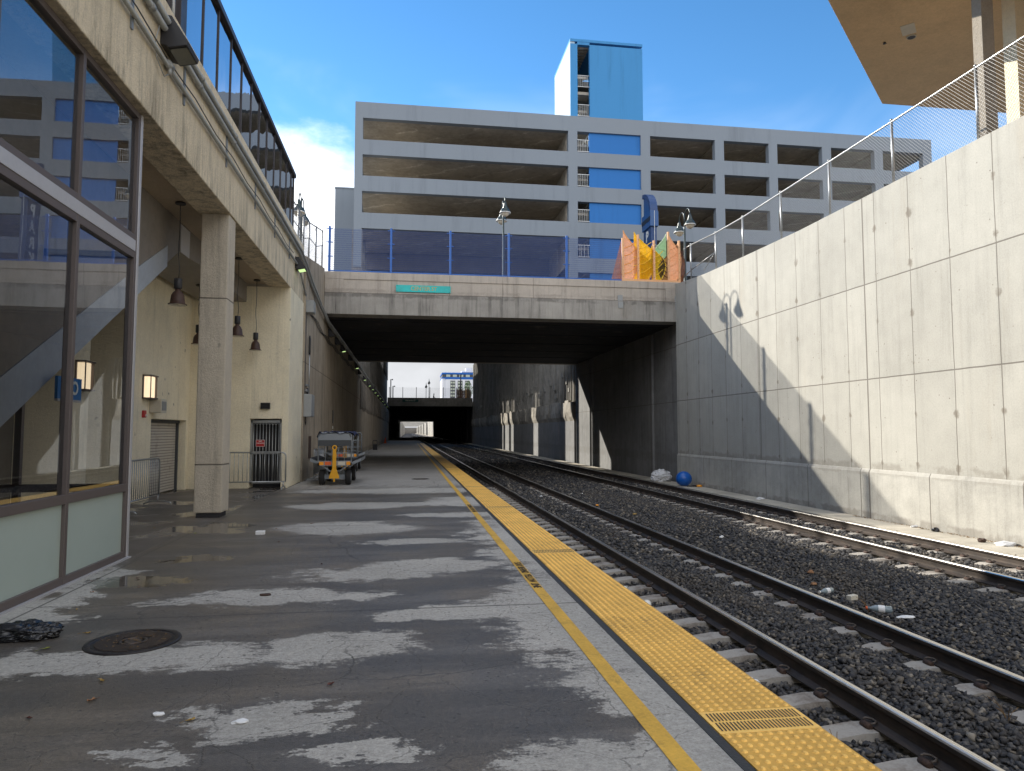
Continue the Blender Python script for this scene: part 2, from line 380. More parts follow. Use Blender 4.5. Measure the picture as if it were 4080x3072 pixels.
def worn_yellow(name, col, wear=.35, tread=False):
    g = G(name); P = g.pos
    n = g.nz(P, 2.0, 5, .7, 1.8); f = g.nz(P, 40, 4, .7, 2.0)
    c = g.hsv((*col,1), g.m('ADD', .62, g.m('ADD', g.m('MULTIPLY', n, .42), g.m('ADD', g.m('MULTIPLY', f, .28), g.m('MULTIPLY', g.node('ShaderNodeObjectInfo').outputs['Random'], .10 if tread else 0)))))
    d = g.ramp(g.noise(g.scale(P,(1.6,.9,1)), 2.3, 6, .8), .50, .74)
    c = g.mix(g.m('MULTIPLY', d, wear), c, (.11,.075,.03,1))
    sp = g.m('MULTIPLY', g.ramp(g.vor(P, 7), .03, .09, 1, 0), g.ramp(g.noise(P, 1.7, 2), .55, .62))
    c = g.mix(g.m('MULTIPLY', sp, .6), c, (.06,.05,.03,1))
    if not tread:   # paint worn through to the concrete
        wth = g.ramp(g.noise(P, 22, 5, .8), .62, .70); c = g.mix(g.m('MULTIPLY', wth, .6), c, (.15,.13,.1,1))
    g.set(color=c, rough=.62, spec=.35, normal=g.bump(f, .3, .004))
    return g.mat
M['tactile'] = worn_yellow('yellow_tactile_plastic', (.90,.55,.14), .22, True)
M['tactile_base'] = worn_yellow('shaded_worn_tactile_base', (.66,.375,.075), .6, True)  # worn plate in a darker yellow that paints the shadow between domes
M['yellow_line'] = worn_yellow('worn_yellow_paint', (.68,.40,.06), .45)
M['black_paint'] = plain('worn_black_lettering', (.03,.027,.022), .8)
M['rubber'] = plain('black_edge_sealant', (.035,.035,.036), .7, bump=.4)
M['rust'] = plain('rusty_iron', (.055,.03,.02), .8, 0, .4, 20)

g = G('rail_side_steel'); P = g.pos
_f = g.noise(g.scale(P,(1,.25,1)), 14, 5, .7)
g.set(color=g.mix(g.ramp(_f,.3,.7), (.030,.024,.021,1), (.075,.055,.042,1)), rough=.62, metal=.25, normal=g.bump(g.noise(P,80,3),.2,.003))
M['rail_side'] = g.mat
g = G('rail_running_steel'); P = g.pos
_f = g.noise(g.scale(P,(6,.12,1)), 6, 4)
g.set(color=g.mix(_f, (.45,.43,.40,1), (.75,.72,.68,1)), rough=g.m('ADD', .2, g.m('MULTIPLY', _f, .16)), metal=.9)
M['rail_top'] = g.mat
g = G('tie_concrete'); P = g.pos
_n = g.noise(P, 3.1, 5, .7); _f = g.noise(P, 50, 3)
g.set(color=g.hsv(g.mix(g.ramp(_n,.45,.7), (.36,.33,.29,1), (.19,.155,.125,1)), g.m('ADD', .75, g.m('MULTIPLY', _f, .5))), rough=.9, normal=g.bump(_f,.3,.005))
M['tie'] = g.mat
g = G('ballast_stone'); P = g.pos
_r = g.node('ShaderNodeNewGeometry').outputs['Random Per Island']
cr = g.node('ShaderNodeValToRGB', {0: _r}); e = cr.color_ramp.elements
e[0].position = 0; e[0].color = (.034,.034,.038,1); e[1].position = 1; e[1].color = (.27,.24,.20,1)
for p_, c_ in ((.45,(.062,.061,.064,1)),(.78,(.105,.098,.092,1)),(.94,(.17,.145,.115,1))):
    q = e.new(p_); q.color = c_
dust = g.ramp(g.noise(g.scale(P,(1.4,.35,1)), .8, 4, .7), .5, .72)
brown = g.mix(g.m('MULTIPLY', dust, .5), cr.outputs[0], (.105,.085,.064,1))
g.set(color=g.hsv(brown, g.m('ADD', .7, g.m('MULTIPLY', g.noise(P, 45, 3), .6))), rough=.85, spec=.35, normal=g.bump(g.noise(P,120,3),.3,.004))
M['stone'] = g.mat
g = G('ballast_bed'); P = g.pos
_v = g.vor(P, 16); _vc = g.node('ShaderNodeTexVoronoi', {'Vector': P, 'Scale': 16.0}).outputs['Color']
_s = g.node('ShaderNodeSeparateXYZ', {0: _vc}).outputs[0]
dust = g.ramp(g.noise(g.scale(P,(1.4,.35,1)), .8, 4, .7), .5, .72)
g.set(color=g.mix(g.m('MULTIPLY', dust, .5), g.mix(_s, (.018,.018,.019,1), (.10,.092,.085,1)), (.09,.073,.055,1)), rough=.95, normal=g.bump(_v, .9, .05))
M['bed'] = g.mat

M['alu'] = plain('aluminium_frame', (.50,.49,.50), .45, .3, .1, 3)
M['bronze'] = plain('mauve_brown_window_frame', (.12,.097,.09), .5, .1, .12, 5)
M['dark_frame'] = plain('dark_bronze_glazing_bar', (.045,.036,.036), .45, .2, .15, 4)
M['galv'] = plain('galvanised_steel', (.42,.43,.43), .38, .75, .25, 9)
M['mesh_wire'] = plain('dull_zinc_wire', (.13,.13,.135), .5, .3, .2)
M['clip'] = plain('weathered_rail_clip', (.13,.105,.085), .7, .3, .3)
M['conduit'] = plain('grey_conduit', (.35,.355,.34), .5, .35, .3, 3)
M['black_metal'] = plain('black_coated_metal', (.022,.021,.023), .5, 0, .2)
M['black_plastic'] = plain('black_plastic', (.015,.015,.017), .35)
M['white'] = plain('white_enamel', (.75,.74,.70), .5)
M['grey_box'] = plain('grey_electrical_box', (.30,.31,.31), .5, .1)
M['beige_box'] = plain('beige_plastic', (.58,.54,.45), .55)
M['red'] = plain('red_plastic', (.45,.03,.03), .45)
M['orange'] = plain('orange_plastic', (.75,.13,.03), .5)
M['amber'] = plain('amber_reflector', (.85,.33,.02), .3)
M['lamp_brown'] = plain('rusty_brown_lamp_enamel', (.062,.032,.022), .55, 0, .4, 25)
M['lamp_green'] = plain('dark_green_lamp_enamel', (.02,.035,.035), .3, .2)
M['globe'] = plain('milky_lamp_glass', (.62,.55,.42), .3)
M['mesh_blue'] = plain('navy_fence_mesh', (.008,.055,.22), .5, 0, .12)
M['blue_post'] = plain('blue_powder_coat', (.012,.105,.40), .4, 0, .12)
M['sign_blue'] = plain('navy_sign_paint', (.012,.05,.16), .45, 0, .15)
M['sign_blue2'] = plain('mid_blue_sign_paint', (.02,.085,.24), .45, 0, .15)
M['sign_black'] = plain('black_sign_band', (.012,.013,.016), .5)
M['teal'] = plain('teal_sign_enamel', (.015,.45,.43), .45, 0, .35, 2.5)
M['gold'] = plain('faded_gold_letter', (.42,.36,.17), .6, 0, .3, 12)
M['dark_teal'] = plain('dark_green_sign', (.01,.07,.06), .5)
M['cream_letter'] = plain('cream_letter', (.75,.72,.6), .6)
M['stop_blue'] = plain('bright_blue_sign', (.02,.16,.42), .4)
M['cart_grey'] = plain('grey_painted_steel', (.24,.26,.28), .45, .2, .15)
M['cart_dark'] = plain('dark_grey_curtain', (.06,.065,.07), .7)
M['cart_yellow'] = plain('yellow_painted_steel', (.75,.37,.015), .4, 0, .15)
M['navy_cloth'] = plain('navy_tarpaulin', (.012,.018,.06), .7)
M['deck_mat'] = plain('dark_deck_mat', (.03,.032,.04), .7)
M['tyre'] = plain('tyre_rubber', (.016,.015,.015), .85, bump=.3)
M['ball_blue'] = plain('blue_vinyl', (.008,.10,.42), .32, 0, .1)
M['bag_white'] = plain('white_plastic_sack', (.62,.62,.63), .4, 0, .15)
M['bag_black'] = plain('black_bin_liner', (.010,.010,.012), .22)
M['leaf_y'] = plain('yellow_leaf', (.33,.21,.05), .7); M['leaf_g'] = plain('greenish_leaf', (.22,.24,.05), .7)
M['leaf_r'] = plain('red_brown_leaf', (.10,.035,.025), .7); M['leaf_o'] = plain('orange_leaf', (.24,.12,.055), .7)
M['paper'] = plain('white_paper', (.75,.75,.75), .8); M['iron_rib'] = plain('worn_iron_ribs', (.085,.068,.06), .4, .5, .4, 15)
M['iron'] = plain('dark_cast_iron', (.030,.025,.024), .42, .5, .4, 15, bump=.4)
M['grit'] = plain('leaf_litter', (.16,.09,.03), .9, 0, .6, 30)
M['bottle'] = plain('clear_bottle_plastic', (.22,.27,.30), .15)
M['shutter'] = None
g = G('cream_shutter_slats'); P = g.pos
_l = g.line(g.z, .075, .02, .012); _n = g.noise(P, 2, 5, .7)
g.set(color=g.mix(g.m('MULTIPLY', _l, .65), g.mix(g.ramp(_n,.5,.75), (.50,.46,.40,1), (.28,.23,.18,1)), (.10,.085,.07,1)), rough=.6, normal=g.bump(g.m('MULTIPLY', _l, -1.0), .8, .02))
M['shutter'] = g.mat
g = G('frosted_spandrel_glass'); P = g.pos
g.set(color=g.hsv((.40,.47,.43,1), g.m('ADD', .92, g.m('MULTIPLY', g.noise(P, 1.5, 4), .14))), rough=.25, spec=.5)
M['frosted'] = g.mat

def glass(name, tint, refl, wav=0.02, dirt=.06):
    """tinted reflective glazing: a pane that mirrors part of what stands opposite and lets the rest through"""
    g = G(name); P = g.pos
    nt = g.nt; nt.nodes.remove(g.b)
    h = g.noise(g.scale(P,(1,1,.6)), .9, 2, .4)
    nrm = g.bump(h, wav, .6)
    gl = g.node('ShaderNodeBsdfGlossy', {'Color': (.86,.92,1,1), 'Roughness': 0.0, 'Normal': nrm})
    tr = g.node('ShaderNodeBsdfTransparent', {'Color': (*tint,1)})
    df = g.node('ShaderNodeBsdfDiffuse', {'Color': (.35,.36,.36,1)})
    lw = g.node('ShaderNodeLayerWeight', {'Blend': .28}).outputs['Fresnel']
    k = g.m('ADD', refl, g.m('MULTIPLY', lw, .75), clamp=True)
    m1 = g.node('ShaderNodeMixShader', {0: k, 1: tr.outputs[0], 2: gl.outputs[0]})
    dk = g.m('MULTIPLY', g.ramp(g.noise(g.scale(P,(1,1,.2)), 5, 5, .75), .5, .85), dirt)
    m2 = g.node('ShaderNodeMixShader', {0: dk, 1: m1.outputs[0], 2: df.outputs[0]})
    nt.links.new(m2.outputs[0], g.out.inputs[0])
    return g.mat
M['shop_glass'] = glass('storefront_glass', (.95,.96,.97), .20, .004)
M['walk_glass'] = glass('walkway_glass', (.22,.26,.32), .48, .035, .03)

def clear_mat():
    g = G('clear_inner_glass'); g.nt.nodes.remove(g.b)
    tr = g.node('ShaderNodeBsdfTransparent', {'Color': (.98,.98,.98,1)}); g.nt.links.new(tr.outputs[0], g.out.inputs[0]); return g.mat
M['clear'] = clear_mat()
def emit(name, col, s, base=(.6,.6,.6)):
    g = G(name); g.set(color=(*base,1), emit=(*col,1), estr=s, rough=.4); return g.mat
M['lit_sconce'] = emit('lit_sconce_diffuser', (1,.78,.5), .5, (.7,.62,.48))
M['lit_lens'] = emit('lit_wall_pack_lens', (.62,.9,.35), .55, (.4,.5,.3))
M['lit_tube'] = emit('lit_stair_lamp', (1,.97,.9), 5)
M['dead_lens'] = plain('unlit_lamp_lens', (.16,.16,.13), .2)

def perforated(name, col, trans=.5):
    """punched art panel: rows of slots cut through a coloured sheet"""
    g = G(name); nt = g.nt; P = g.pos; nt.nodes.remove(g.b)
    col_ = g.hsv((*col,1), g.m('ADD', .75, g.m('MULTIPLY', g.noise(P, 9, 4, .7), .5)))
    df = g.node('ShaderNodeBsdfDiffuse', {'Color': col_}); tl = g.node('ShaderNodeBsdfTranslucent', {'Color': col_})
    m0 = g.node('ShaderNodeMixShader', {0: trans, 1: df.outputs[0], 2: tl.outputs[0]})
    tr = g.node('ShaderNodeBsdfTransparent')
    a = g.m('FRACT', g.m('MULTIPLY', g.z, 1/.055)); b = g.m('FRACT', g.m('ADD', g.m('MULTIPLY', g.x, 1/.05), g.m('MULTIPLY', g.m('FLOOR', g.m('MULTIPLY', g.z, 1/.055)), .5)))
    hole = g.m('MULTIPLY', g.m('LESS_THAN', a, .55), g.m('LESS_THAN', b, .62))
    m1 = g.node('ShaderNodeMixShader', {0: g.m('MULTIPLY', hole, .6), 1: m0.outputs[0], 2: tr.outputs[0]})
    nt.links.new(m1.outputs[0], g.out.inputs[0])
    return g.mat
M['leaf_peach'] = perforated('peach_punched_panel', (.75,.45,.28)); M['leaf_gold'] = perforated('golden_punched_panel', (.85,.55,.02))
M['leaf_sage'] = perforated('sage_punched_panel', (.38,.56,.36)); M['leaf_tan'] = perforated('tan_punched_panel', (.55,.28,.11)); M['leaf_brown'] = perforated('brown_punched_panel', (.20,.09,.05))
M['peach_post'] = plain('peach_painted_post', (.72,.40,.20), .6); M['orange_edge'] = plain('orange_leaf_edge', (.8,.36,.08), .6); M['gold_edge'] = plain('golden_leaf_edge', (.85,.55,.03), .6); M['sage_edge'] = plain('sage_leaf_edge', (.4,.55,.36), .6); M['brown_post'] = plain('rust_brown_post', (.10,.045,.03), .7)
M['hotel_white'] = garage_paint('white_tower_cladding', (.72,.72,.74)); M['hotel_blue'] = garage_paint('blue_tower_band', (.02,.12,.42)); M['hotel_glass'] = plain('pale_tower_window', (.42,.45,.36), .2); M['hotel_dark'] = plain('dark_tower_bay', (.05,.055,.06), .4)
M['tree_leaf'] = plain('small_green_leaf', (.06,.12,.03), .6); M['bark'] = plain('brown_bark', (.09,.06,.04), .9)
M['skin'] = plain('skin', (.35,.2,.14), .6); M['coat'] = plain('dark_blue_coat', (.015,.018,.03), .8); M['hair'] = plain('dark_hair', (.01,.008,.007), .6)
M['ground'] = plain('street_ground', (.16,.155,.15), .9, 0, .2, .3)
M['asphalt'] = plain('street_asphalt', (.06,.06,.062), .9, 0, .25, .6)
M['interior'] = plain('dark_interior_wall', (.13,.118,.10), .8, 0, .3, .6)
M['far_building'] = garage_paint('far_pale_facade', (.58,.57,.55))

# pale lime streaks along the cracks of the garage ceilings
_m = M['garage_in']; g = G('tmp_'); bpy.data.materials.remove(g.mat)
g = G.__new__(G); g.mat = _m; g.nt = _m.node_tree; g._pos = None
g.b = [n for n in g.nt.nodes if n.type == 'BSDF_PRINCIPLED'][0]
_src = g.b.inputs['Base Color'].links[0].from_socket
_w = g.m('ADD', g.m('ADD', g.m('MULTIPLY', g.x, .55), g.m('MULTIPLY', g.y, .8)), g.m('MULTIPLY', g.noise(g.pos, .5, 5, .7), 2.2))
_k = g.m('MULTIPLY', g.line(_w, 2.3, 0, .16), g.ramp(g.noise(g.pos, .35, 4, .7), .46, .58))
g.put(g.b.inputs['Base Color'], g.mix(g.m('MULTIPLY', _k, .7), _src, (.72,.68,.60,1)))
# ------------------------------------------------------------------ camera, sun, sky
F_ = 2800.0; pitch = math.atan(184/F_); yaw = math.atan(416/F_*math.cos(pitch)); CAMZ = 1.66
fw = Vector((math.cos(pitch)*math.sin(yaw), math.cos(pitch)*math.cos(yaw), math.sin(pitch)))
rt = Vector((math.cos(yaw), -math.sin(yaw), 0)); up = rt.cross(fw)
cam = bpy.data.cameras.new('camera'); camo = bpy.data.objects.new('camera', cam); COL.objects.link(camo)
mw = Matrix((rt, up, -fw)).transposed().to_4x4(); mw.translation = Vector((0,0,CAMZ)); camo.matrix_world = mw
cam.sensor_width = 36; cam.lens = 36*F_/4080; cam.clip_end = 4000; cam.clip_start = .05
SC.camera = camo

SUN = Vector((-1, 1.05, .775)).normalized()          # towards the sun
su = bpy.data.lights.new('sun', 'SUN'); su.energy = 4.15; su.angle = R(.53); su.color = (1, .94, .83)
suo = bpy.data.objects.new('sun', su); COL.objects.link(suo); suo.rotation_euler = (-SUN).to_track_quat('-Z', 'Y').to_euler()
elev = math.asin(SUN.z); azim = math.atan2(SUN.x, SUN.y)
W = bpy.data.worlds.new('World'); SC.world = W; W.use_nodes = True
nt = W.node_tree; nt.nodes.clear()
def wn(t, ins=None, **p):
    n = nt.nodes.new(t)
    for k, v in p.items(): setattr(n, k, v)
    for k, v in (ins or {}).items():
        if isinstance(v, bpy.types.NodeSocket): nt.links.new(v, n.inputs[k])
        else: n.inputs[k].default_value = v
    return n
def wm(op, a, b=None, c=None):
    n = nt.nodes.new('ShaderNodeMath'); n.operation = op
    for i, v in enumerate((a, b, c)):
        if v is None: continue
        if isinstance(v, bpy.types.NodeSocket): nt.links.new(v, n.inputs[i])
        else: n.inputs[i].default_value = v
    return n.outputs[0]
sky = wn('ShaderNodeTexSky', sky_type='NISHITA', sun_disc=False, sun_elevation=elev, sun_rotation=azim, altitude=1350, air_density=1.0, dust_density=.02, ozone_density=1.2)
dirv = wn('ShaderNodeTexCoord').outputs['Generated']
sp = wn('ShaderNodeSeparateXYZ', {0: dirv})
hz = wm('SQRT', wm('ADD', wm('MULTIPLY', sp.outputs[0], sp.outputs[0]), wm('MULTIPLY', sp.outputs[1], sp.outputs[1])))
el_ = wm('ARCTAN2', sp.outputs[2], hz); az_ = wm('ARCTAN2', sp.outputs[0], sp.outputs[1])
blue = wn('ShaderNodeHueSaturation', {'Hue': .497, 'Saturation': 1.28, 'Value': wn('ShaderNodeMapRange', {0: el_, 1: R(22), 2: R(60), 3: 1.5, 4: 1.15}).outputs[0], 'Color': sky.outputs[0]}).outputs[0]
def wnoise(sc, detail, rough, scale=(1,1,1), loc=(0,0,0), dist=0.0):
    mp = wn('ShaderNodeMapping', {'Vector': dirv, 'Scale': scale, 'Location': loc})
    return wn('ShaderNodeTexNoise', {'Vector': mp.outputs[0], 'Scale': sc, 'Detail': detail, 'Roughness': rough, 'Distortion': dist}).outputs[0]
def wramp(f, a, b, c=0.0, d=1.0):
    return wn('ShaderNodeMapRange', {0: f, 1: a, 2: b, 3: c, 4: d}, interpolation_type='SMOOTHSTEP').outputs[0]
n1 = wnoise(3.2, 7, .62, (1,1,2.2)); n2 = wnoise(4.0, 4, .5, (1,1,1.8), (2,5,1), .6)
# a cloud bank low over the town ahead, sinking and thinning towards the right
top = wm('MULTIPLY', wramp(az_, R(0), R(26), R(20.5), R(15.5)), wm('MULTIPLY', wramp(az_, R(-45), R(-14), .30, 1.0), wramp(az_, R(60), R(95), 1.0, .5)))
bank = wm('ADD', wm('DIVIDE', wm('SUBTRACT', top, el_), R(6)), wm('MULTIPLY', wm('SUBTRACT', n1, .5), 2.0))
thick = wramp(az_, R(2), R(24), 1.0, .42)
cl = wm('MULTIPLY', wramp(bank, -.3, .55), thick)
wisp = wm('MULTIPLY', wramp(wm('ADD', wm('MULTIPLY', n2, .8), wm('MULTIPLY', wm('SUBTRACT', R(26), el_), 1.4)), .38, 1.0), .45)
low = wramp(el_, R(5), R(11), 1.0, 0.0)
back = wm('MULTIPLY', wramp(sp.outputs[1], -.05, -.45), wramp(wm('ADD', n1, wm('MULTIPLY', wm('SUBTRACT', R(48), el_), .55)), .42, .62))   # unseen broken cloud, added behind the camera as white fill light
over = wm('MULTIPLY', wramp(wm('ADD', el_, wm('MULTIPLY', wm('SUBTRACT', n1, .5), .5)), R(52), R(68)), .60)     # unseen cloud veil, added overhead to brighten level surfaces in shade
cl = wm('MAXIMUM', wm('MAXIMUM', wm('MAXIMUM', wm('MAXIMUM', cl, wisp), low), back), over)
shade = wramp(wm('ADD', n2, wm('MULTIPLY', el_, .9)), .35, .8, 8.5, 13.0)
shade = wm('MULTIPLY', shade, wramp(el_, R(6.5), R(15), .40, 1.0))
cc = wn('ShaderNodeCombineColor', {0: shade, 1: wm('MULTIPLY', shade, 1.02), 2: wm('MULTIPLY', shade, 1.06)}).outputs[0]
mixn = wn('ShaderNodeMix', data_type='RGBA')
nt.links.new(cl, mixn.inputs[0]); nt.links.new(blue, mixn.inputs[6]); nt.links.new(cc, mixn.inputs[7])
bg = wn('ShaderNodeBackground', {'Color': mixn.outputs[2], 'Strength': .085}); wo = wn('ShaderNodeOutputWorld')
nt.links.new(bg.outputs[0], wo.inputs[0])
vs = SC.view_settings; vs.view_transform = 'Standard'; vs.look = 'None'; vs.gamma = 1; vs.exposure = 1.02
SC.cycles.max_bounces = 8; SC.cycles.diffuse_bounces = 5; SC.cycles.transparent_max_bounces = 24; SC.cycles.use_denoising = True
SC.cycles.caustics_reflective = False; SC.cycles.caustics_refractive = False; SC.cycles.sample_clamp_indirect = 6

# ------------------------------------------------------------------ ground, trench floor, platform
def quadsheet(mb, x0, y0, x1, y1, z, mi=0): mb.add([(x0,y0,z),(x1,y0,z),(x1,y1,z),(x0,y1,z)], [(0,1,2,3)], mi)
b = MB(); ZG = 7.35
quadsheet(b, -900, -400, -7.2, 1600, ZG); quadsheet(b, -7.2, 29, -4.0, 1600, ZG); quadsheet(b, -7.2, -400, -4.0, -14, ZG); quadsheet(b, 12.12, -400, 900, 1600, ZG)
b.build('ground', M['ground'], kind='structure')
b = MB(); quadsheet(b, -4, -60, 12.2, 960, -1.02); b.build('trench_floor', M['bed'], kind='structure')
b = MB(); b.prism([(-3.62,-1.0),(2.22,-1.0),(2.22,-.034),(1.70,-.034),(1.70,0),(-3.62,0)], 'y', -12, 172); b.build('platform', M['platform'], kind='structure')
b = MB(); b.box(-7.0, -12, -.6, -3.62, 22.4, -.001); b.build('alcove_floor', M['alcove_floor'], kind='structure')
b = MB(); b.box(1.648, -5, -.02, 1.705, 102, .0045); b.build('platform_edge_strip', M['rubber'], kind='structure')
b = MB(); b.box(10.80, -30, -1.0, 11.62, 940, -.53)
b.build('gutter', M['gutter'], kind='structure')

# yellow stand-back line and its two warnings
b = MB(); quadsheet(b, 1.325, -4, 1.44, 104, .0045); yl = b.build('painted_line', M['yellow_line'], kind='structure')
for yy in (8.2, 15.35):
    text_obj('lettering', 'STAY BEHIND  YELLOW  LINE', .118, M['black_paint'], (1.383, yy, .0075), (0,0,R(-90)), yl, depth=.0008, bold=.001, spacing=.93)

# ------------------------------------------------------------------ tactile paving
def domes(y0, y1, x0=1.712, x1=2.312):
    mb = MB(); L = y1-y0
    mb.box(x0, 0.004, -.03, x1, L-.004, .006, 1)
    nx = 10; ny = int(L/.06); dx = (x1-x0)/nx; dy = L/ny; n = 6
    for j in range(ny):
        for i in range(nx):
            cx, cy = x0+(i+.5)*dx, (j+.5)*dy; b0 = len(mb.v)
            for (r, z) in ((.0185,.006),(.0105,.0142)):
                for k in range(n):
                    t = 2*math.pi*k/n; mb.v.append((cx+r*math.cos(t), cy+r*math.sin(t), z))
            for k in range(n):
                mb.f.append((b0+k, b0+(k+1)%n, b0+n+(k+1)%n, b0+n+k)); mb.m.append(0); mb.sm.append(False)
            mb.f.append(tuple(b0+n+k for k in range(n))); mb.m.append(0); mb.sm.append(False)
    return mb
grp = 'yellow tactile panels along the platform edge'
protos = {}
PER = 5.78; G0 = 3.755
def panel(y0, y1):
    L = round(y1-y0, 2); near = y0 < 28
    key = (L, near)
    if key not in protos:
        mb = domes(0, L) if near else MB().box(1.712, .004, -.03, 2.312, L-.004, .010, 0)
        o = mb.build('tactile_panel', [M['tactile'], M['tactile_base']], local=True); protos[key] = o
    else:
        o = dup(protos[key])
    o.location = (0, y0, 0)
    tag(o, 'yellow studded tactile panel laid along the platform edge beside the rail', 'tactile paving', grp)
def grate_mesh():
    root = thing('drain_grate', (2.012,0,0), 'yellow slotted drain grate set between studded panels at the platform edge', 'drain grate', 'yellow drain grates along the platform edge')
    b = MB(); b.box(1.712, 0, -.03, 2.312, .30, .007); b.build('plate', M['tactile'], root)
    s = MB()
    for row in (0, 1):
        for k in range(26):
            x = 1.735 + k*.0215; y = .03 + row*.13
            s.add([(x,y,.0095),(x+.009,y,.0095),(x+.016,y+.11,.0095),(x+.007,y+.11,.0095)], [(0,1,2,3)])
    s.build('slots', M['rust'], root)
    return root
gp = grate_mesh(); gi = 0
for k in range(-1, 17):
    gy_ = G0 + k*PER
    if k == -1:
        panel(gy_+1.1, gy_+4.72); panel(gy_+4.72, gy_+PER); continue
    o = gp if gi == 0 else dup(gp)
    gi += 1; o.location = (2.012, gy_, 0)
    panel(gy_+.30, gy_+1.09); panel(gy_+1.09, gy_+4.70); panel(gy_+4.70, gy_+PER)

# ------------------------------------------------------------------ tracks
T1 = (3.5425, 5.0475, -.37); T2 = (8.735, 10.24, -.45)
RH = .186
def rail_mesh():
    half = [(.076,0),(.076,.011),(.045,.020),(.012,.036),(.009,.060),(.009,.118),(.014,.132),(.036,.142),(.037,.172),(.030,.183),(.012,.186)]
    pts = [(x,z) for x,z in half] + [(-x,z) for x,z in half[::-1]]
    mb = MB(); mb.prism(pts, 'y', -14, 900)
    n = len(pts)
    for i in range(len(mb.f)):
        f = mb.f[i]
        if len(f) == 4 and all(mb.v[q][2] > .171 for q in f): mb.m[i] = 1
    return mb
rails = []
labs = ['steel rail nearest the platform edge, bright worn top', 'second steel rail from the platform, right rail of the nearer track', 'left rail of the far track beyond the ballast mound', 'rail nearest the concrete retaining wall, beside the gutter slab']
for i, (x, zt) in enumerate([(T1[0],T1[2]),(T1[1],T1[2]),(T2[0],T2[2]),(T2[1],T2[2])]):
    if i == 0: o = rail_mesh().build('rail', [M['rail_side'], M['rail_top']], local=True); r0 = o
    else: o = dup(r0)
    o.location = (x, 0, zt-RH); tag(o, labs[i], 'rail', 'rails of the two tracks')

def tie_proto():
    root = thing('concrete_tie', (0,0,0), 'grey concrete tie', 'railway tie')
    mb = MB(); L = 1.30
    xs = [-L,-1.22,-.95,-.55,-.35,.35,.55,.95,1.22,L]; top = [-.10,-.03,0,0,-.045,-.045,0,0,-.03,-.10]
    for i in range(len(xs)-1):
        a, c = xs[i], xs[i+1]; za, zc = top[i], top[i+1]
        mb.add([(a,-.145,-.24),(c,-.145,-.24),(c,.145,-.24),(a,.145,-.24),(a,-.11,za),(c,-.11,zc),(c,.11,zc),(a,.11,za)],
               [(4,5,6,7),(0,1,5,4),(2,3,7,6)] + ([(3,0,4,7)] if i == 0 else []) + ([(1,2,6,5)] if i == len(xs)-2 else []))
    mb.build('sleeper_body', M['tie'], root, local=True)
    c = MB()
    c.lathe([(.026,-.05),(.03,.03),(.02,.05)], (0,0,0), 8, 1, axis='y')     # shoulder lug
    c.path([(.0,-.045,.03),(-.03,-.05,.036),(-.062,-.02,.036),(-.066,.02,.032),(-.035,.045,.028),(-.01,.04,.024)], .0085, 6, 0)
    cm = c.mesh('rail_clip', [M['clip'], M['rust']])
    for (x, s) in ((-.7525-.10,-1),(-.7525+.10,1),(.7525-.10,-1),(.7525+.10,1)):
        o = bpy.data.objects.new('rail_clip', cm); COL.objects.link(o); o.parent = root; o.location = (x,0,.012); o.rotation_euler = (0,0,0 if s > 0 else math.pi)
    return root
tp = tie_proto()
TIES = {0: [], 1: []}
plainm = None
def put_ties(tr, xc, ztop, y0, n, nclip, lab, grp):
    for k in range(n):
        y = y0 + k*.61
        TIES[tr].append(y)
        if k < nclip:
            o = dup(tp)
        else:
            o = tp.children[0].copy(); COL.objects.link(o); o.parent = None; o.name = 'concrete_tie'
        o.location = (xc, y, ztop); o.rotation_euler = (0,0,random.uniform(-.012,.012))
        tag(o, lab, 'railway tie', grp)
put_ties(0, sum(T1[:2])/2, T1[2]-RH-.004, 1.95, 112, 44, 'concrete tie under the track nearest the platform, half buried in ballast', 'ties of the nearer track')
put_ties(1, sum(T2[:2])/2, T2[2]-RH-.004, 4.45, 112, 44, 'concrete tie under the far track beside the retaining wall', 'ties of the far track')
for ch in list(tp.children): bpy.data.objects.remove(ch)
bpy.data.objects.remove(tp)

# ------------------------------------------------------------------ ballast: a shaped bed and loose stones
ZB1 = T1[2]-RH; ZB2 = T2[2]-RH
def bh(x):
    X = np.array([2.1, 2.7, 3.2, 3.5, 4.3, 5.05, 5.5, 5.9, 6.4, 7.0, 7.6, 8.1, 8.7, 9.5, 10.2, 10.8])
    Z = np.array([ZB1-.10, ZB1-.07, ZB1-.05, ZB1-.05, ZB1+.035, ZB1-.05, ZB1-.01, ZB1+.03, ZB1+.07, ZB1+.085, ZB1+.045, ZB2+.0, ZB2-.045, ZB2+.02, ZB2-.045, ZB2-.04])
    return np.interp(x, X, Z)
xs = np.linspace(2.1, 10.85, 60); ys = np.concatenate([np.arange(-6, 40, .22), np.arange(40, 700, 6)])
XX, YY = np.meshgrid(xs, ys)
ZZ = bh(XX) + .018*np.sin(YY*1.3+XX*2) * np.sin(XX*3.1-YY*.7) - .022
vsx = np.stack([XX, YY, ZZ], -1).reshape(-1,3); nx = len(xs); ny = len(ys)
idx = np.arange(nx*ny).reshape(ny, nx)
fs = np.stack([idx[:-1,:-1], idx[:-1,1:], idx[1:,1:], idx[1:,:-1]], -1).reshape(-1,4)
me = bpy.data.meshes.new('ballast_bed'); me.from_pydata(vsx.tolist(), [], fs.tolist()); me.materials.append(M['bed']); me.update()
o = bpy.data.objects.new('ballast_bed', me); COL.objects.link(o); tag(o, kind='structure')

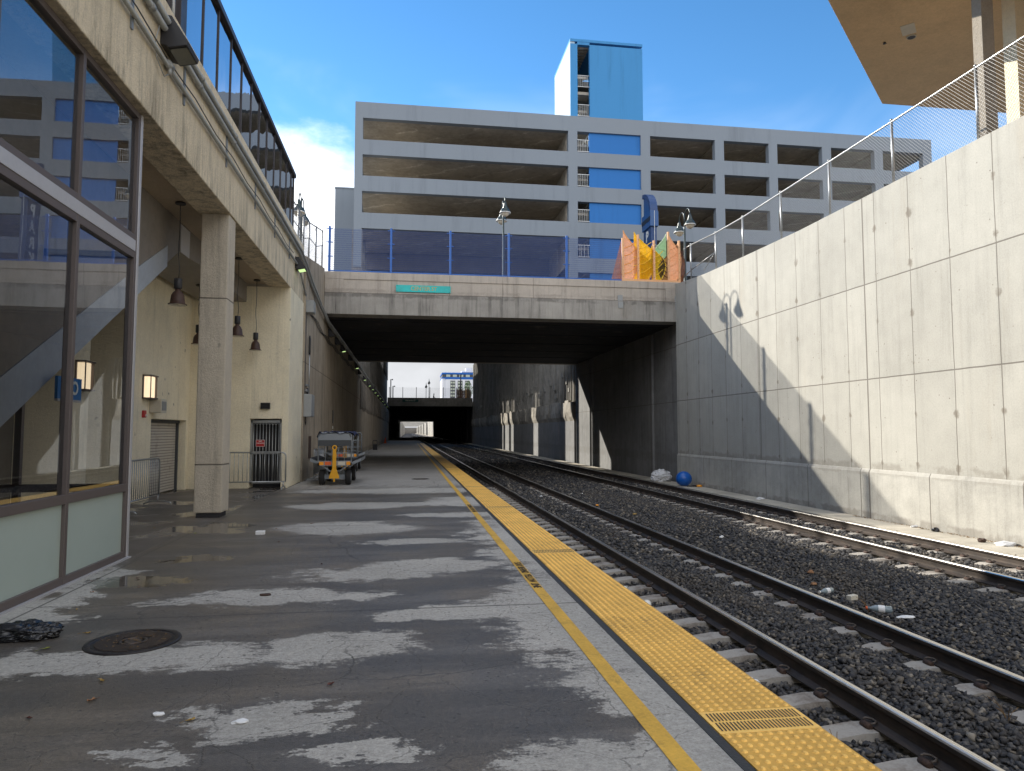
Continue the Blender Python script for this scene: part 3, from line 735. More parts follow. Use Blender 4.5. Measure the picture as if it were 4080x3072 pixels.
ico = np.array([(x,y,z) for z in (-1,1) for y in (-1,1) for x in (-1,1)], float)*.62
icof = np.array([(0,2,3,1),(4,5,7,6),(0,1,5,4),(2,6,7,3),(0,4,6,2),(1,3,7,5)])
def stones(x0, x1, y0, y1, step, size, layers=1):
    out = []
    for l in range(layers):
        gx_, gy_ = np.meshgrid(np.arange(x0, x1, step), np.arange(y0, y1, step))
        px = gx_.ravel() + rng.uniform(-.6,.6,gx_.size)*step; py = gy_.ravel() + rng.uniform(-.6,.6,gx_.size)*step
        keep = (px > 2.24) & (px < 10.83)
        for tr, xc in ((0, sum(T1[:2])/2), (1, sum(T2[:2])/2)):
            t0 = TIES[tr][0]; fr = np.abs(((py - t0)/.61 + .5) % 1 - .5)*.61
            ont = (fr < .125) & (np.abs(px-xc) < 1.32)
            centre = np.abs(px-xc) < .42
            keep &= ~(ont & (rng.random(px.size) > np.where(centre, .93, .05)))
        for xr in (T1[0],T1[1],T2[0],T2[1]): keep &= np.abs(px-xr) > .095
        px, py = px[keep], py[keep]
        s = size*rng.uniform(.62,1.3,px.size)
        pz = bh(px) + rng.uniform(-.6,.35,px.size)*s*.6
        out.append((px,py,pz,s))
    return [np.concatenate(c) for c in zip(*out)]
parts = [stones(2.2, 10.9, 1.0, 11.0, .052, .030, 1), stones(2.2, 10.9, 1.5, 9.0, .085, .037, 1), stones(2.2,10.9,11,24,.078,.040,1), stones(2.2,10.9,24,46,.14,.062,1), stones(2.2,10.9,46,95,.3,.11,1)]
px, py, pz, s = [np.concatenate(c) for c in zip(*parts)]
N = px.size
q = rng.normal(size=(N,4)); q /= np.linalg.norm(q,axis=1)[:,None]
w_,x_,y_,z_ = q.T
Rm = np.stack([np.stack([1-2*(y_**2+z_**2),2*(x_*y_-z_*w_),2*(x_*z_+y_*w_)],-1),np.stack([2*(x_*y_+z_*w_),1-2*(x_**2+z_**2),2*(y_*z_-x_*w_)],-1),np.stack([2*(x_*z_-y_*w_),2*(y_*z_+x_*w_),1-2*(x_**2+y_**2)],-1)],1)
V = ico[None] + rng.uniform(-.36,.36,(N,8,3))
V[:,4:,:2] *= rng.uniform(.45,1.0,(N,1,2))
V *= np.stack([rng.uniform(.85,1.45,N),rng.uniform(.65,1.05,N),rng.uniform(.6,.95,N)],-1)[:,None,:]
V = np.einsum('nij,nkj->nki', Rm, V)*s[:,None,None]; V[:,:,2] *= .8
V += np.stack([px,py,pz],-1)[:,None,:]
Fc = (icof[None] + (np.arange(N)*8)[:,None,None]).reshape(-1)
me = bpy.data.meshes.new('ballast'); me.vertices.add(N*8); me.vertices.foreach_set('co', V.reshape(-1).astype(np.float32))
nf = N*6; me.loops.add(nf*4); me.loops.foreach_set('vertex_index', Fc.astype(np.int32))
me.polygons.add(nf); me.polygons.foreach_set('loop_start', np.arange(0,nf*4,4,dtype=np.int32)); me.polygons.foreach_set('loop_total', np.full(nf,4,np.int32))
me.materials.append(M['stone']); me.update(calc_edges=True)
o = bpy.data.objects.new('ballast', me); COL.objects.link(o); tag(o, 'dark crushed stone ballast around and between the two tracks', 'ballast', kind='stuff')
# ------------------------------------------------------------------ right-hand retaining wall
t = thing('retaining_wall', (11.7, 10, -.6), 'tall pale board-marked concrete retaining wall beside the far track, part sunlit', 'retaining wall')
b = MB()
prof = [(-40,-1.1),(29.46,-1.1),(29.46,8.22),(28.9,8.15),(26.4,7.97),(23,7.85),(19.5,7.76),(-40,7.70)]
b.prism(prof, 'x', 11.7, 12.14); b.build('wall_panel', M['wall_light'], t, bevel=.012)
b = MB(); b.prism([(11.655,-1.1),(11.702,-1.1),(11.702,.72),(11.69,.70),(11.655,.63)], 'y', -40, 29.44); b.build('footing', M['footing'], t, bevel=.01)

# chain-link fence on the wall
def chain_link(mb, fn, L, H, pitch, r, mi=0):
    """diamond mesh on a surface given by fn(s, h)"""
    step = pitch*1.414
    n = int((L+H)/step)+1
    for fam in (1, -1):
        for k in range(-int(H/step)-1, int(L/step)+1):
            s0 = k*step
            a0, a1 = (s0, 0), (s0+H, H)
            if a0[0] < 0: a0 = (0, -s0)
            if a1[0] > L: a1 = (L, L-s0)
            if a1[0] <= a0[0]: continue
            P, Q = (a0, a1) if fam == 1 else ((L-a0[0], a0[1]), (L-a1[0], a1[1]))
            m = max(1, int(abs(Q[0]-P[0])/2.5))
            pts = [fn(P[0]+(Q[0]-P[0])*i/m, P[1]+(Q[1]-P[1])*i/m) for i in range(m+1)]
            if len(pts) >= 2: mb.path(pts, r, 3, mi, caps=False)
def wtop(y):
    return float(np.interp(y, [-40,19.5,23,26.4,28.9,29.5],[7.7,7.76,7.85,7.97,8.15,8.22]))
t = thing('chain_link_fence', (11.92, 13, 7.7), 'galvanised chain-link fence along the top of the right retaining wall', 'fence')
posts = [-1.0, 2.0, 5.0, 7.65, 10.28, 12.92, 15.56, 18.22, 20.87, 23.5, 25.75, 28.2]
ftop = lambda y: float(np.interp(y, [0,24,26,28.2],[9.42,9.40,9.48,9.64]))
for y in posts:
    b = MB(); b.tube((11.92,y,wtop(y)-.02),(11.92,y,ftop(y)+.03),.032,10); b.lathe([(.035,0),(.035,.03),(.01,.05)],(11.92,y,ftop(y)+.03),10); b.build('post', M['galv'], t)
b = MB(); b.path([(11.92,y,ftop(y)) for y in posts], .024, 8); b.build('top_rail', M['galv'], t)
b = MB(); b.path([(11.92,28.2,8.55),(11.92,25.75,8.72)], .02, 8); b.path([(11.92,28.2,9.64),(12.28,29.85,9.9)], .02, 8); b.path([(11.92,28.2,8.55),(12.28,29.85,8.62)], .02, 8); b.path([(11.92,25.75,8.75),(11.92,26.9,8.25)], .015, 6); b.build('brace', M['galv'], t)
b = MB(); chain_link(b, lambda s,h: (11.895, 28.2-s, wtop(28.2-s)+.06+h*(ftop(28.2-s)-wtop(28.2-s)-.06)/1.6), 30, 1.6, .062, .0028); b.build('chain_link', M['mesh_wire'], t)

# ------------------------------------------------------------------ underpass walls
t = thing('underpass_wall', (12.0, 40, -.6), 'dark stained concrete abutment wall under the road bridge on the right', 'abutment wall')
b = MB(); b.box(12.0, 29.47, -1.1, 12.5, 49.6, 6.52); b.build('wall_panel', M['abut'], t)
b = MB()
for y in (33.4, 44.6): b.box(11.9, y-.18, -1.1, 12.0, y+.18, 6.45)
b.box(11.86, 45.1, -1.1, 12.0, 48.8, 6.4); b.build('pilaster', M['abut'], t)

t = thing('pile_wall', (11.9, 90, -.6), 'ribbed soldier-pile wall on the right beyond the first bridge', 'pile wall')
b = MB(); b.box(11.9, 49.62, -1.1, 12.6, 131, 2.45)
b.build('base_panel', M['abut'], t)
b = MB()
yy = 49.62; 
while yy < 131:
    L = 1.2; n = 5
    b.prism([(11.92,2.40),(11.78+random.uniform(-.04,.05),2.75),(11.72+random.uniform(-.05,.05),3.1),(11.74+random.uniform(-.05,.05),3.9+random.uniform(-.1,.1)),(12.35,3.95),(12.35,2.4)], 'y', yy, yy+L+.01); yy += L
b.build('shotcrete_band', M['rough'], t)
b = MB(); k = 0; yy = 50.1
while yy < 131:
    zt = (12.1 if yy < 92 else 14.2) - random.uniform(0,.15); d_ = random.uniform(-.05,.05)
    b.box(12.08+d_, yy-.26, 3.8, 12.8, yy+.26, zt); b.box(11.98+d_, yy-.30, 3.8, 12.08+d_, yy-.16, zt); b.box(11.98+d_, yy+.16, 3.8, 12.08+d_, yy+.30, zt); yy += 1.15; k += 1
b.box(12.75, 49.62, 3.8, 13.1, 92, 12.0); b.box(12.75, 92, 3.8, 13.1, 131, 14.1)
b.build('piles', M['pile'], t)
for k in range(68):
    y = 51.2 + (k%34)*2.3 + random.uniform(-.2,.2) + (.9 if k > 33 else 0); dz = 0.9*math.sin(k*2.1)*.35
    b = MB(); z = 5.1+dz
    z += random.uniform(-.5,.6); h_ = random.uniform(.3,.55); b.box(11.88, y-.20, z, 12.3, y+.20, z+h_)
    b.build('anchor_block', M['pile'], t, bevel=.02)

# ------------------------------------------------------------------ left trench wall
t = thing('trench_wall', (-3.45, 60, 0), 'brown streaked concrete trench wall on the left of the platform beyond the station', 'trench wall')
b = MB()
b.prism([(24.22,-1),(131,-1),(131,5.5),(49.62,5.55),(49.6,6.5),(29.9,6.5),(29.5,8.40),(24.22,7.60)], 'x', -4.0, -3.45)
b.build('wall_panel', M['left_wall'], t)
b = MB(); yy = 52.0
while yy < 131:
    b.prism([(-3.46,3.25+random.uniform(-.1,.1)),(-3.36+random.uniform(-.03,.03),3.5),(-3.37+random.uniform(-.03,.03),4.2),(-3.39,5.3),(-3.46,5.45)], 'y', yy, yy+1.21); yy += 1.2
b.build('shotcrete_band', M['left_rough'], t)

# ribbed structure over the left wall, open between its upper columns where the sun comes through
t = thing('pile_wall', (-3.9, 90, 5.5), 'dark ribbed pile wall above the left trench wall beyond the bridge', 'pile wall')
b = MB(); b.box(-4.6, 49.65, 5.3, -4.05, 131, 11.1)
yy = 50.2
while yy < 131: b.lathe([(.3,0),(.3,5.75)], (-4.05, yy, 5.4), 12); yy += 1.25
b.box(-4.6, 108, 11.1, -3.75, 131, 14.4)
yy = 108.6
while yy < 131: b.lathe([(.3,0),(.3,3.4)], (-3.95, yy, 11.0), 12); yy += 1.25
b.build('piles', M['pile'], t)
gaps = [(57.3,60.6),(61.1,65.3),(66.0,70.0),(80.3,83.6),(95.5,98.4),(99.1,103.3),(104.1,107.7)]
y = 57.05
for (g0, g1) in gaps + [(108,108)]:
    if g0-y > .05:
        b = MB(); b.box(-4.6, y, 11.1, -3.75, g0, 18.0); b.build('column', M['pile'], t)
    y = g1
# ------------------------------------------------------------------ the road bridge
t = thing('road_bridge', (4.3, 29.5, 6.5), 'concrete road bridge crossing the trench with stained parapet beam and dark underside', 'bridge')
b = MB()
xL, xR = -3.44, 12.03
b.box(xL, 29.46, 7.97, xR, 29.90, 8.28); b.box(xL, 29.46, 7.40, -2.68, 29.90, 7.97); b.box(11.25, 29.46, 7.40, xR, 29.90, 7.97)
b.box(-2.68, 29.49, 7.40, 11.25, 29.90, 7.97); b.box(-2.68, 29.46, 7.40, 11.25, 29.49, 7.47)
b.build('parapet', M['bridge'], t, bevel=.012)
b = MB(); b.box(xL, 29.40, 6.50, xR, 30.3, 7.38); b.build('edge_girder', M['girder'], t, bevel=.012)
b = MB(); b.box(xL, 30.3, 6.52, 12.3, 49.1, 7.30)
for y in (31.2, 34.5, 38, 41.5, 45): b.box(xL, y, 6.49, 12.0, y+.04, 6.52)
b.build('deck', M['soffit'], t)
b = MB(); b.box(-3.44, 49.1, 6.50, 12.3, 49.6, 8.25); b.build('far_parapet', M['bridge'], t)
b = MB(); b.box(-20, 29.92, 7.36, 40, 49.08, 7.42); b.build('carriageway', M['asphalt'], t)
for (x0, x1, z0, z1) in ((9.05,9.27,7.05,7.64),(11.66,11.84,7.04,7.66)):
    b = MB(); b.box(x0, 29.375, z0, x1, 29.40, z1-.30); b.box(x0, 29.44, z1-.28, x1, 29.458, z1); b.build('cover_plate', M['grey_box'], t, bevel=.004)

t = thing('street_sign', (.6, 29.44, 7.65), 'teal enamel street name plate with flaking gold letters on the bridge parapet', 'street sign')
b = MB(); b.box(-.54, 29.43, 7.50, 1.74, 29.452, 7.79); b.build('plate', M['teal'], t)
text_obj('lettering', 'CENTER ST', .235, M['gold'], (.62, 29.427, 7.645), (R(90),0,0), t, depth=.002, bold=.003, spacing=.92)
b = MB()
for x in (-.49, 1.69):
    for z in (7.535, 7.755): b.tube((x,29.425,z),(x,29.44,z),.014,8)
b.build('bolts', M['black_metal'], t)

# blue fence
t = thing('blue_fence', (2.9, 29.6, 8.28), 'blue mesh fence with square posts along the bridge parapet', 'fence')
for x in (-3.29, -.76, 1.73, 4.25, 6.80):
    b = MB(); b.box(x-.045, 29.56, 8.28, x+.045, 29.65, 10.22); b.build('post', M['blue_post'], t, bevel=.006)
    for z in (8.95, 9.55, 10.12):
        b = MB(); b.box(x-.15, 29.61, z-.018, x+.15, 29.64, z+.018); b.build('clamp', M['blue_post'], t)
b = MB(); b.box(-3.26, 29.63, 8.33, 9.3, 29.665, 8.375); b.build('bottom_rail', M['blue_post'], t)
b = MB(); x = -3.24
while x < 9.25: b.box(x-.0048, 29.640, 8.36, x+.0048, 29.645, 10.15); x += .032
z = 8.42
while z < 10.16: b.box(-3.26, 29.632, z-.0035, 9.28, 29.639, z+.0035); z += .092
b.build('wire_mesh', M['mesh_blue'], t)

# leaf-shaped art screen
t = thing('leaf_screen', (10.7, 29.7, 8.28), 'row of leaf-shaped punched art panels in peach, yellow and green on the bridge', 'art screen')
for x, zt in ((9.36,10.24),(10.06,10.42),(10.80,10.18),(11.47,10.60),(11.97,10.22)):
    b = MB(); b.box(x-.045, 29.60, 8.30, x+.045, 29.68, zt); b.build('post', M['peach_post'], t, bevel=.004)
    b = MB()
    for i in range(int((zt-8.4)/.28)): b.tube((x, 29.595, 8.5+i*.28), (x, 29.602, 8.5+i*.28), .014, 6)
    b.build('bolts', M['brown_post'], t)
b = MB(); b.box(9.3, 29.61, 8.30, 12.02, 29.67, 8.40); b.build('bottom_rail', M['peach_post'], t)
def half_leaf(x0, w, zt, side, mat, edge, y, lean=0, rim=True):
    """half a serrated leaf standing on its stem; side +1 bulges to the right"""
    n = 14; out = []
    for i in range(n+1):
        u = i/n; z = 8.36 + (zt-8.36)*u
        ww = w*(.45+.75*math.sin(math.pi*min(1,(u*.86+.14))**1.1)) * (1 if u < .55 else max(0.02, 1-((u-.55)/.45)**1.35))
        out.append((x0 + side*ww + lean*u, z)); 
        if .45 < u < .97: out.append((x0 + side*(ww-.035) + lean*u, z+.055))
    pts = [(x0 + lean, zt+.04)] + out[::-1] + [(x0, 8.36)]
    b = MB(); b.prism(pts, 'y', y-.006, y+.006); o = b.build('leaf_panel', mat, t)
    v = MB()
    for u in (.12,.3,.48,.64):
        z = 8.36+(zt-8.36)*u
        v.path([(x0+lean*u, y-.02, z), (x0+side*w*.55+lean*u, y-.02, z+.12), (x0+side*w*.95+lean*u, y-.02, z+.36)], .016, 5)
    if rim: v.path([(p[0], y, p[1]) for p in out], .02, 5)
    v.build('veins', edge, o)
    return o
half_leaf(9.40, .62, 10.60, 1, M['leaf_peach'], M['orange_edge'], 29.72)
b = MB(); b.prism([(9.33,10.15),(9.34,8.36),(8.86,8.36),(8.95,8.7)], 'y', 29.79, 29.80); b.build('leaf_panel', M['leaf_tan'], t)
half_leaf(9.86, .86, 10.55, 1, M['leaf_gold'], M['gold_edge'], 29.74, .05)
half_leaf(10.15, .55, 9.7, 1, M['leaf_tan'], M['peach_post'], 29.78)
half_leaf(10.70, .55, 9.95, 1, M['leaf_gold'], M['gold_edge'], 29.70)
half_leaf(11.42, .62, 10.52, -1, M['leaf_sage'], M['sage_edge'], 29.76)
half_leaf(11.50, .50, 10.58, 1, M['leaf_peach'], M['peach_post'], 29.73)
half_leaf(11.46, .36, 9.6, -1, M['leaf_tan'], M['brown_post'], 29.70)
half_leaf(12.0, .24, 10.1, 1, M['leaf_brown'], M['brown_post'], 29.75)

# twin-headed street lamps
def street_lamp(loc, H, label, zb):
    t = thing('street_lamp', loc, label, 'street lamp', 'twin-headed street lamps')
    b = MB(); b.lathe([(.13,0),(.13,.12),(.085,.2),(.075,1.2),(.05,1.3),(.045,H-.9),(.03,H-.62)], loc, 12); b.build('pole', M['lamp_green'], t)
    for s in (-1, 1):
        b = MB(); pts = []
        for i in range(13):
            a = math.pi*(1-i/12); pts.append((loc[0], loc[1]+s*(.32+.30*math.cos(a)), loc[2]+H-.38+.34*math.sin(a)))
        pts = [(loc[0], loc[1]+s*.02, loc[2]+H-.75)] + pts
        b.path(pts, .022, 8); b.build('arm', M['lamp_green'], t)
        hz_ = loc[2]+H-.42; c = (loc[0], loc[1]+s*.62, hz_)
        b = MB(); b.lathe([(.035,.06),(.06,0),(.075,-.06),(.07,-.10),(.115,-.16),(.10,-.19),(.19,-.30),(.245,-.42),(.25,-.45),(.20,-.44)], c, 16); h = b.build('lamp_shade', M['lamp_green'], t)
        b = MB(); b.lathe([(.245,-.432),(.262,-.448),(.262,-.47),(.235,-.46)], c, 16); b.build('rim', M['white'], h)
        b = MB(); b.lathe([(.20,-.43),(.19,-.50),(.13,-.58),(.03,-.63),(.005,-.64)], c, 14); b.build('globe', M['globe'], h)
    return t
street_lamp((4.32, 31.9, 7.42), 5.1, 'dark green twin-headed street lamp standing on the bridge behind the blue fence', 0)
street_lamp((12.38, 29.95, 7.42), 4.32, 'dark green twin-headed street lamp beside the leaf art screen at the wall corner', 0)
street_lamp((-4.15, 27.6, 7.35), 3.45, 'twin-headed street lamp behind the chain-link fence left of the bridge', 0)

# ------------------------------------------------------------------ parking garage
GY = 57.0
t = thing('parking_garage', (20, GY, 13), 'blue-grey multi-storey parking garage spanning the trench with bright blue stair panels', 'parking garage')
colx = [(-4.47,-3.84),(13.29,14.09),(19.71,20.55),(26.48,27.32),(31.53,32.35),(36.67,37.55),(41.84,42.67),(46.74,47.63)]
rows = [(25.45,27.25),(22.43,24.19),(19.37,21.15),(16.31,18.08)]
b = MB(); D = .55
for (x0,x1) in colx: b.box(x0, GY, 14.9 if x1 < 12 else 8, x1, GY+D, 28.3)
zs = [28.58] + [z for r in rows for z in (r[1], r[0])] + [15.07]
for i in range(0, len(zs), 2):
    for (a, c) in zip(colx[:-1], colx[1:]):
        if i == 8 and a[0] < 0: continue
        b.box(a[1], GY, zs[i+1], c[0], GY+D, zs[i] if i else 28.3)
b.box(-4.47, GY, 28.3, 47.63, GY+D, 28.58)
for (a, c) in zip(colx[1:-1], colx[2:]): b.box(a[1], GY+.1, 8, c[0], GY+D, 12.0)
b.build('facade', M['garage'], t)
# left and right flanks, back
b = MB()
for i in range(0, len(zs), 2):
    if i < 8: b.box(-4.47, GY+D, zs[i+1], -4.05, 125, zs[i])
    b.box(47.2, GY+D, zs[i+1], 47.63, 125, zs[i])
for y in (66, 75, 84, 95, 110, 124.5):
    b.box(-4.47, y, 15.4, -4.05, y+.5, 28.2); b.box(47.2, y, 15.4, 47.63, y+.5, 28.2)
b.build('side_wall', M['garage'], t)
b = MB(); b.box(-4.4, 125, 15.4, 47.6, 125.4, 28.2); b.build('rear_wall', M['garage_in'], t)
for k, z in enumerate((27.27, 24.22, 21.18, 18.12, 15.36)):
    b = MB()
    if z > 16: b.box(-4.05, GY+D, z, 13.3, 125, z+.22)
    b.box(15.3, GY+D, z, 47.2, 125, z+.22); b.box(13.3, GY+6.5, z, 15.3, 125, z+.22)
    for x in (21, 27, 32, 37.1, 42.3): b.box(x-.2, GY+D, z-.12, x+.2, 125, z)
    b.build('floor_slab', M['garage_in'], t)
b = MB()
for x in (9.5, 27, 32, 37.1, 42.3):
    for y in (66, 75, 84): b.box(x-.3, y-.3, 15.4, x+.3, y+.3, 27.3)
b.build('columns', M['garage_in'], t)
b = MB()
for i in (0,1,2,3): b.box(13.25, GY+D+.2, rows[i][0]-.6, 13.35, 80, rows[i][1]+.1); b.box(20.5, GY+D+.2, rows[i][0]-.6, 20.6, 80, rows[i][1]+.1)
b.build('partition', M['garage_in'], t)
for (z0,z1) in rows + [(12.0,15.07)]:
    b = MB(); b.box(15.15, GY+.16, z0, 19.71, GY+.34, z1); b.build('infill_panel', M['blue_panel'], t)
    b = MB()
    x0, x1 = 14.09, 15.15
    b.box(x0, GY+.12, z0+1.10, x1, GY+.16, z0+1.15); b.box(x0, GY+.12, z0+.10, x1, GY+.16, z0+.15)
    for i in range(1, 7): b.box(x0+i*(x1-x0)/7-.012, GY+.13, z0+.15, x0+i*(x1-x0)/7+.012, GY+.15, z0+1.10)
    b.build('railing', M['galv'], t)
b = MB()   # stair flights behind the slots
for k in range(7):
    z = 14.2+k*3.04
    b.prism([(GY+1.0,z),(GY+1.0,z+.2),(GY+5.0,z+1.7),(GY+5.0,z+1.5)], 'x', 14.1, 15.2); b.box(14.1, GY+5.0, z+1.5, 19.6, GY+6.3, z+1.7)
b.box(14.0, GY+6.3, 13, 19.9, GY+6.5, 35.0)
b.build('stairs', M['garage_in'], t)
b = MB(); b.box(-3.9, GY+8, 16.55, 13.2, GY+8.3, 18.05); b.build('ramp_wall', M['stair'], t)
b = MB(); b.box(-10.5, 112, ZG, -7.6, 168, 27); b.build('added_shade_block', M['garage'], t)  # unseen block, added to keep the sun off the far pile wall
b = MB(); b.box(14.3, GY+3.4, 30.05, 15.0, GY+3.55, 30.15); b.build('stair_lamp', M['lit_tube'], t)
# stair tower on the roof
b = MB()
b.box(15.22, GY+.02, 28.58, 19.95, GY+.4, 35.0); b.box(13.52, GY+.02, 28.58, 14.14, GY+.4, 35.0); b.box(14.14, GY+.02, 34.95, 15.22, GY+.4, 35.2)
b.box(19.55, GY+.4, 28.58, 19.95, GY+6.4, 35.0)
b.box(14.14, GY+.05, 28.4, 15.22, GY+.4, 28.6)
o = b.build('stair_tower', M['tower_blue'], t)
b = MB(); b.box(13.505, GY+.05, 28.58, 13.92, GY+6.45, 35.2); b.build('block_wall', M['tower_side'], o)
b = MB(); b.box(13.50, GY+.0, 35.2, 19.97, GY+6.48, 35.43); b.build('tower_roof', M['tower_blue'], o)
b = MB()
for i in range(12): b.box(14.0, GY+.5+i*.5, 34.9, 15.3, GY+.75+i*.5, 35.1)
b.build('roof_deck', M['garage_in'], o)
for z0 in (28.62, 31.2):
    b = MB(); x0, x1 = 14.14, 15.22
    b.box(x0, GY+.12, z0+1.05, x1, GY+.16, z0+1.09); b.box(x0, GY+.12, z0+.06, x1, GY+.16, z0+.10)
    for i in range(1, 7): b.box(x0+i*(x1-x0)/7-.012, GY+.13, z0+.1, x0+i*(x1-x0)/7+.012, GY+.15, z0+1.05)
    b.build('railing', M['galv'], o)
b = MB(); b.box(14.0, GY+.4, 30.7, 15.3, GY+1.6, 30.95); b.build('landing', M['garage_in'], o)
b = MB(); b.box(-7.64, 73, ZG, -5.5, 78, 26.76); b.box(-7.68, 72.95, 26.76, -5.5, 78, 26.9); b.build('stair_block', M['tower_blue' if False else 'garage'], t)

# ------------------------------------------------------------------ parking sign
t = thing('parking_sign', (19, 53, ZG), 'tall navy blue blade sign with a quarter-round top in front of the garage', 'parking sign')
b = MB(); b.box(18.76, 52.1, ZG, 19.24, 53.85, 18.0); b.build('pylon', M['sign_blue'], t, bevel=.03)
cy_, cz_ = 53.9, 18.95
def qarc(r): return [(cy_-r*math.sin(a), cz_+r*math.cos(a)) for a in [R(q) for q in range(0, 91, 9)]]
b = MB(); b.prism(qarc(1.88) + qarc(1.56)[::-1], 'x', 18.70, 19.30); b.build('curved_rim', M['sign_blue'], t)
b = MB(); b.prism(qarc(1.57) + [(cy_, cz_)], 'x', 18.82, 19.18); b.build('curved_top', M['sign_blue2'], t)
b = MB(); b.box(18.66, 51.95, 17.77, 19.34, 53.95, 19.0); b.build('band_box', M['sign_blue2'], t, bevel=.02)
b = MB(); b.box(18.65, 51.945, 18.22, 18.664, 53.955, 18.58); b.build('dark_band', M['sign_black'], t)
b = MB(); b.box(18.985, 51.93, ZG, 19.015, 51.96, 19.0); b.build('edge_tube', M['white'], t)
for i, ch in enumerate('PARK'): text_obj('lettering', ch, 1.15, M['white'], (18.755, 52.98, 17.12-i*1.15), (R(90),0,R(-90)), t, depth=.012, bold=.04)

# ------------------------------------------------------------------ building with the canopy, upper right
t = thing('canopy_building', (15, 14, ZG), 'tan plaster building with a deep angled canopy and coarse column above the retaining wall', 'building')
b = MB()
cp = [(16.17,21.54),(9.6,15.2),(9.6,-6),(30,-6),(30,21.54)]
b.prism(cp, 'z', 13.0, 13.9); b.build('canopy', M['canopy'], t, bevel=.02)
b = MB(); b.box(13.0, 13.86, 7.3, 13.31, 14.13, 13.0); b.build('column', M['rough_column'], t)
b = MB(); b.box(12.95, 13.8, 12.4, 13.36, 14.18, 13.0); b.build('column_head', M['rough_column'], t)
b = MB(); b.box(15.9, 5, ZG, 16.3, 15.9, 13.0); b.build('wall', M['canopy'], t)
b = MB(); b.box(15.0, 14.97, ZG, 15.4, 15.36, 12.999); b.build('pilaster', M['stucco'], t)
b = MB(); b.lathe([(.13,0),(.13,.03),(.105,.03)], (14.22,17.61,12.97), 20); o = b.build('recessed_light', M['beige_box'], t)
b = MB(); b.lathe([(.105,0),(.10,.01)], (14.22,17.61,12.964), 18); b.build('lens', M['black_plastic'], o)
b = MB(); b.prism([(13.55,17.2),(13.95,17.62),(14.2,17.38),(13.8,16.96)], 'z', 12.985, 12.999); b.build('patch', M['beige_box'], t)
b = MB(); b.lathe([(.05,0),(.03,.04)], (13.67,18.01,12.96), 8); b.build('stub', M['black_metal'], t)

# ------------------------------------------------------------------ second bridge and the covered trench beyond
t = thing('road_bridge', (4.2, 130.5, 6.3), 'second road bridge further down the trench, dark parapet and long covered way beneath', 'bridge')
b = MB(); b.box(-3.7, 130.3, 6.35, 11.9, 131.0, 7.90); b.build('parapet', M['pile'], t)
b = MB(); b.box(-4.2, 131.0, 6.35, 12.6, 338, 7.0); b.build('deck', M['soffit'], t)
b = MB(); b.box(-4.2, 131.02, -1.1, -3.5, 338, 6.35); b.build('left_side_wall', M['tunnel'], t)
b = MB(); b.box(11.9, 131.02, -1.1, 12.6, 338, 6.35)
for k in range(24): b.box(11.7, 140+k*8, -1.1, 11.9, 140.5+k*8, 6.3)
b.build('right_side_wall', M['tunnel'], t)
t2 = thing('street_sign', (.45, 130.28, 7.36), 'small dark green street name plate on the second bridge', 'street sign')
b = MB(); b.box(-1.0, 130.24, 7.12, 1.9, 130.29, 7.60); b.build('plate', M['dark_teal'], t2)
text_obj('lettering', 'VIRGINIA ST', .34, M['cream_letter'], (.45, 130.235, 7.36), (R(90),0,0), t2, depth=.002, bold=.004)
t = thing('wire_fence', (2, 130.5, 7.9), 'thin wire fence with slim posts on the second bridge', 'fence')
for x in (-3.39,-.94,1.52,4.0,6.48,8.9):
    b = MB(); b.box(x-.05, 130.42, 7.9, x+.05, 130.52, 9.85); b.build('post', M['black_metal'], t)
b = MB(); z = 8.1
while z < 9.8: b.box(-3.4, 130.46, z-.008, 9.0, 130.48, z+.008); z += .16
b.build('wires', M['black_metal'], t)
street_lamp((3.9, 132.6, 7.0), 4.6, 'taller lamp silhouette of the two standing on the second bridge', 0)
street_lamp((3.45, 136, 7.0), 4.1, 'shorter lamp silhouette of the two standing on the second bridge', 0)
for x, y, h, lab in ((-3.15,131.5,11.35,'taller thin traffic pole at the left end of the second bridge'),(-2.78,133,10.2,'shorter thin traffic pole at the left end of the second bridge')):
    t = thing('traffic_pole', (x,y,7), lab, 'pole', 'poles on the second bridge')
    b = MB(); b.tube((x,y,7),(x,y,h),.09,8); b.build('pole', M['black_metal'], t)
    b = MB(); b.box(x, y-.05, h-.1, x+.3, y+.05, h); b.lathe([(.08,0),(.08,.25)], (x+.32,y,h-.2), 8); b.build('camera_head', M['black_metal'], t)
t = thing('traffic_pole', (9.9,133,7), 'tall dark pole in front of the white and blue tower', 'pole', 'poles on the second bridge')
b = MB(); b.tube((9.9,133,7),(9.9,133,12.4),.11,8); b.box(9.75,132.9,12.3,10.05,133.1,12.5); b.build('pole', M['black_metal'], t)
t = thing('leaf_screen', (10.1,130.6,7.9), 'rust brown leaf-shaped art screen at the right end of the second bridge', 'art screen')
for k in range(7):
    x = 8.9+k*.4; zt = 9.6+.4*math.sin(k*1.7)
    b = MB(); b.prism([(x,7.9),(x+.34,7.9),(x+.40,8.6),(x+.36,9.2),(x+.20,zt+.2),(x+.05,9.3),(x-.03,8.6)], 'y', 130.5+.05*(k%2), 130.53+.05*(k%2)); b.build('leaf_panel', M['leaf_brown'] if k != 4 else M['leaf_tan'], t)
    b = MB(); b.box(x-.04, 130.45, 7.9, x+.03, 130.52, 9.5+.2*(k%2)); b.build('post', M['brown_post'], t)
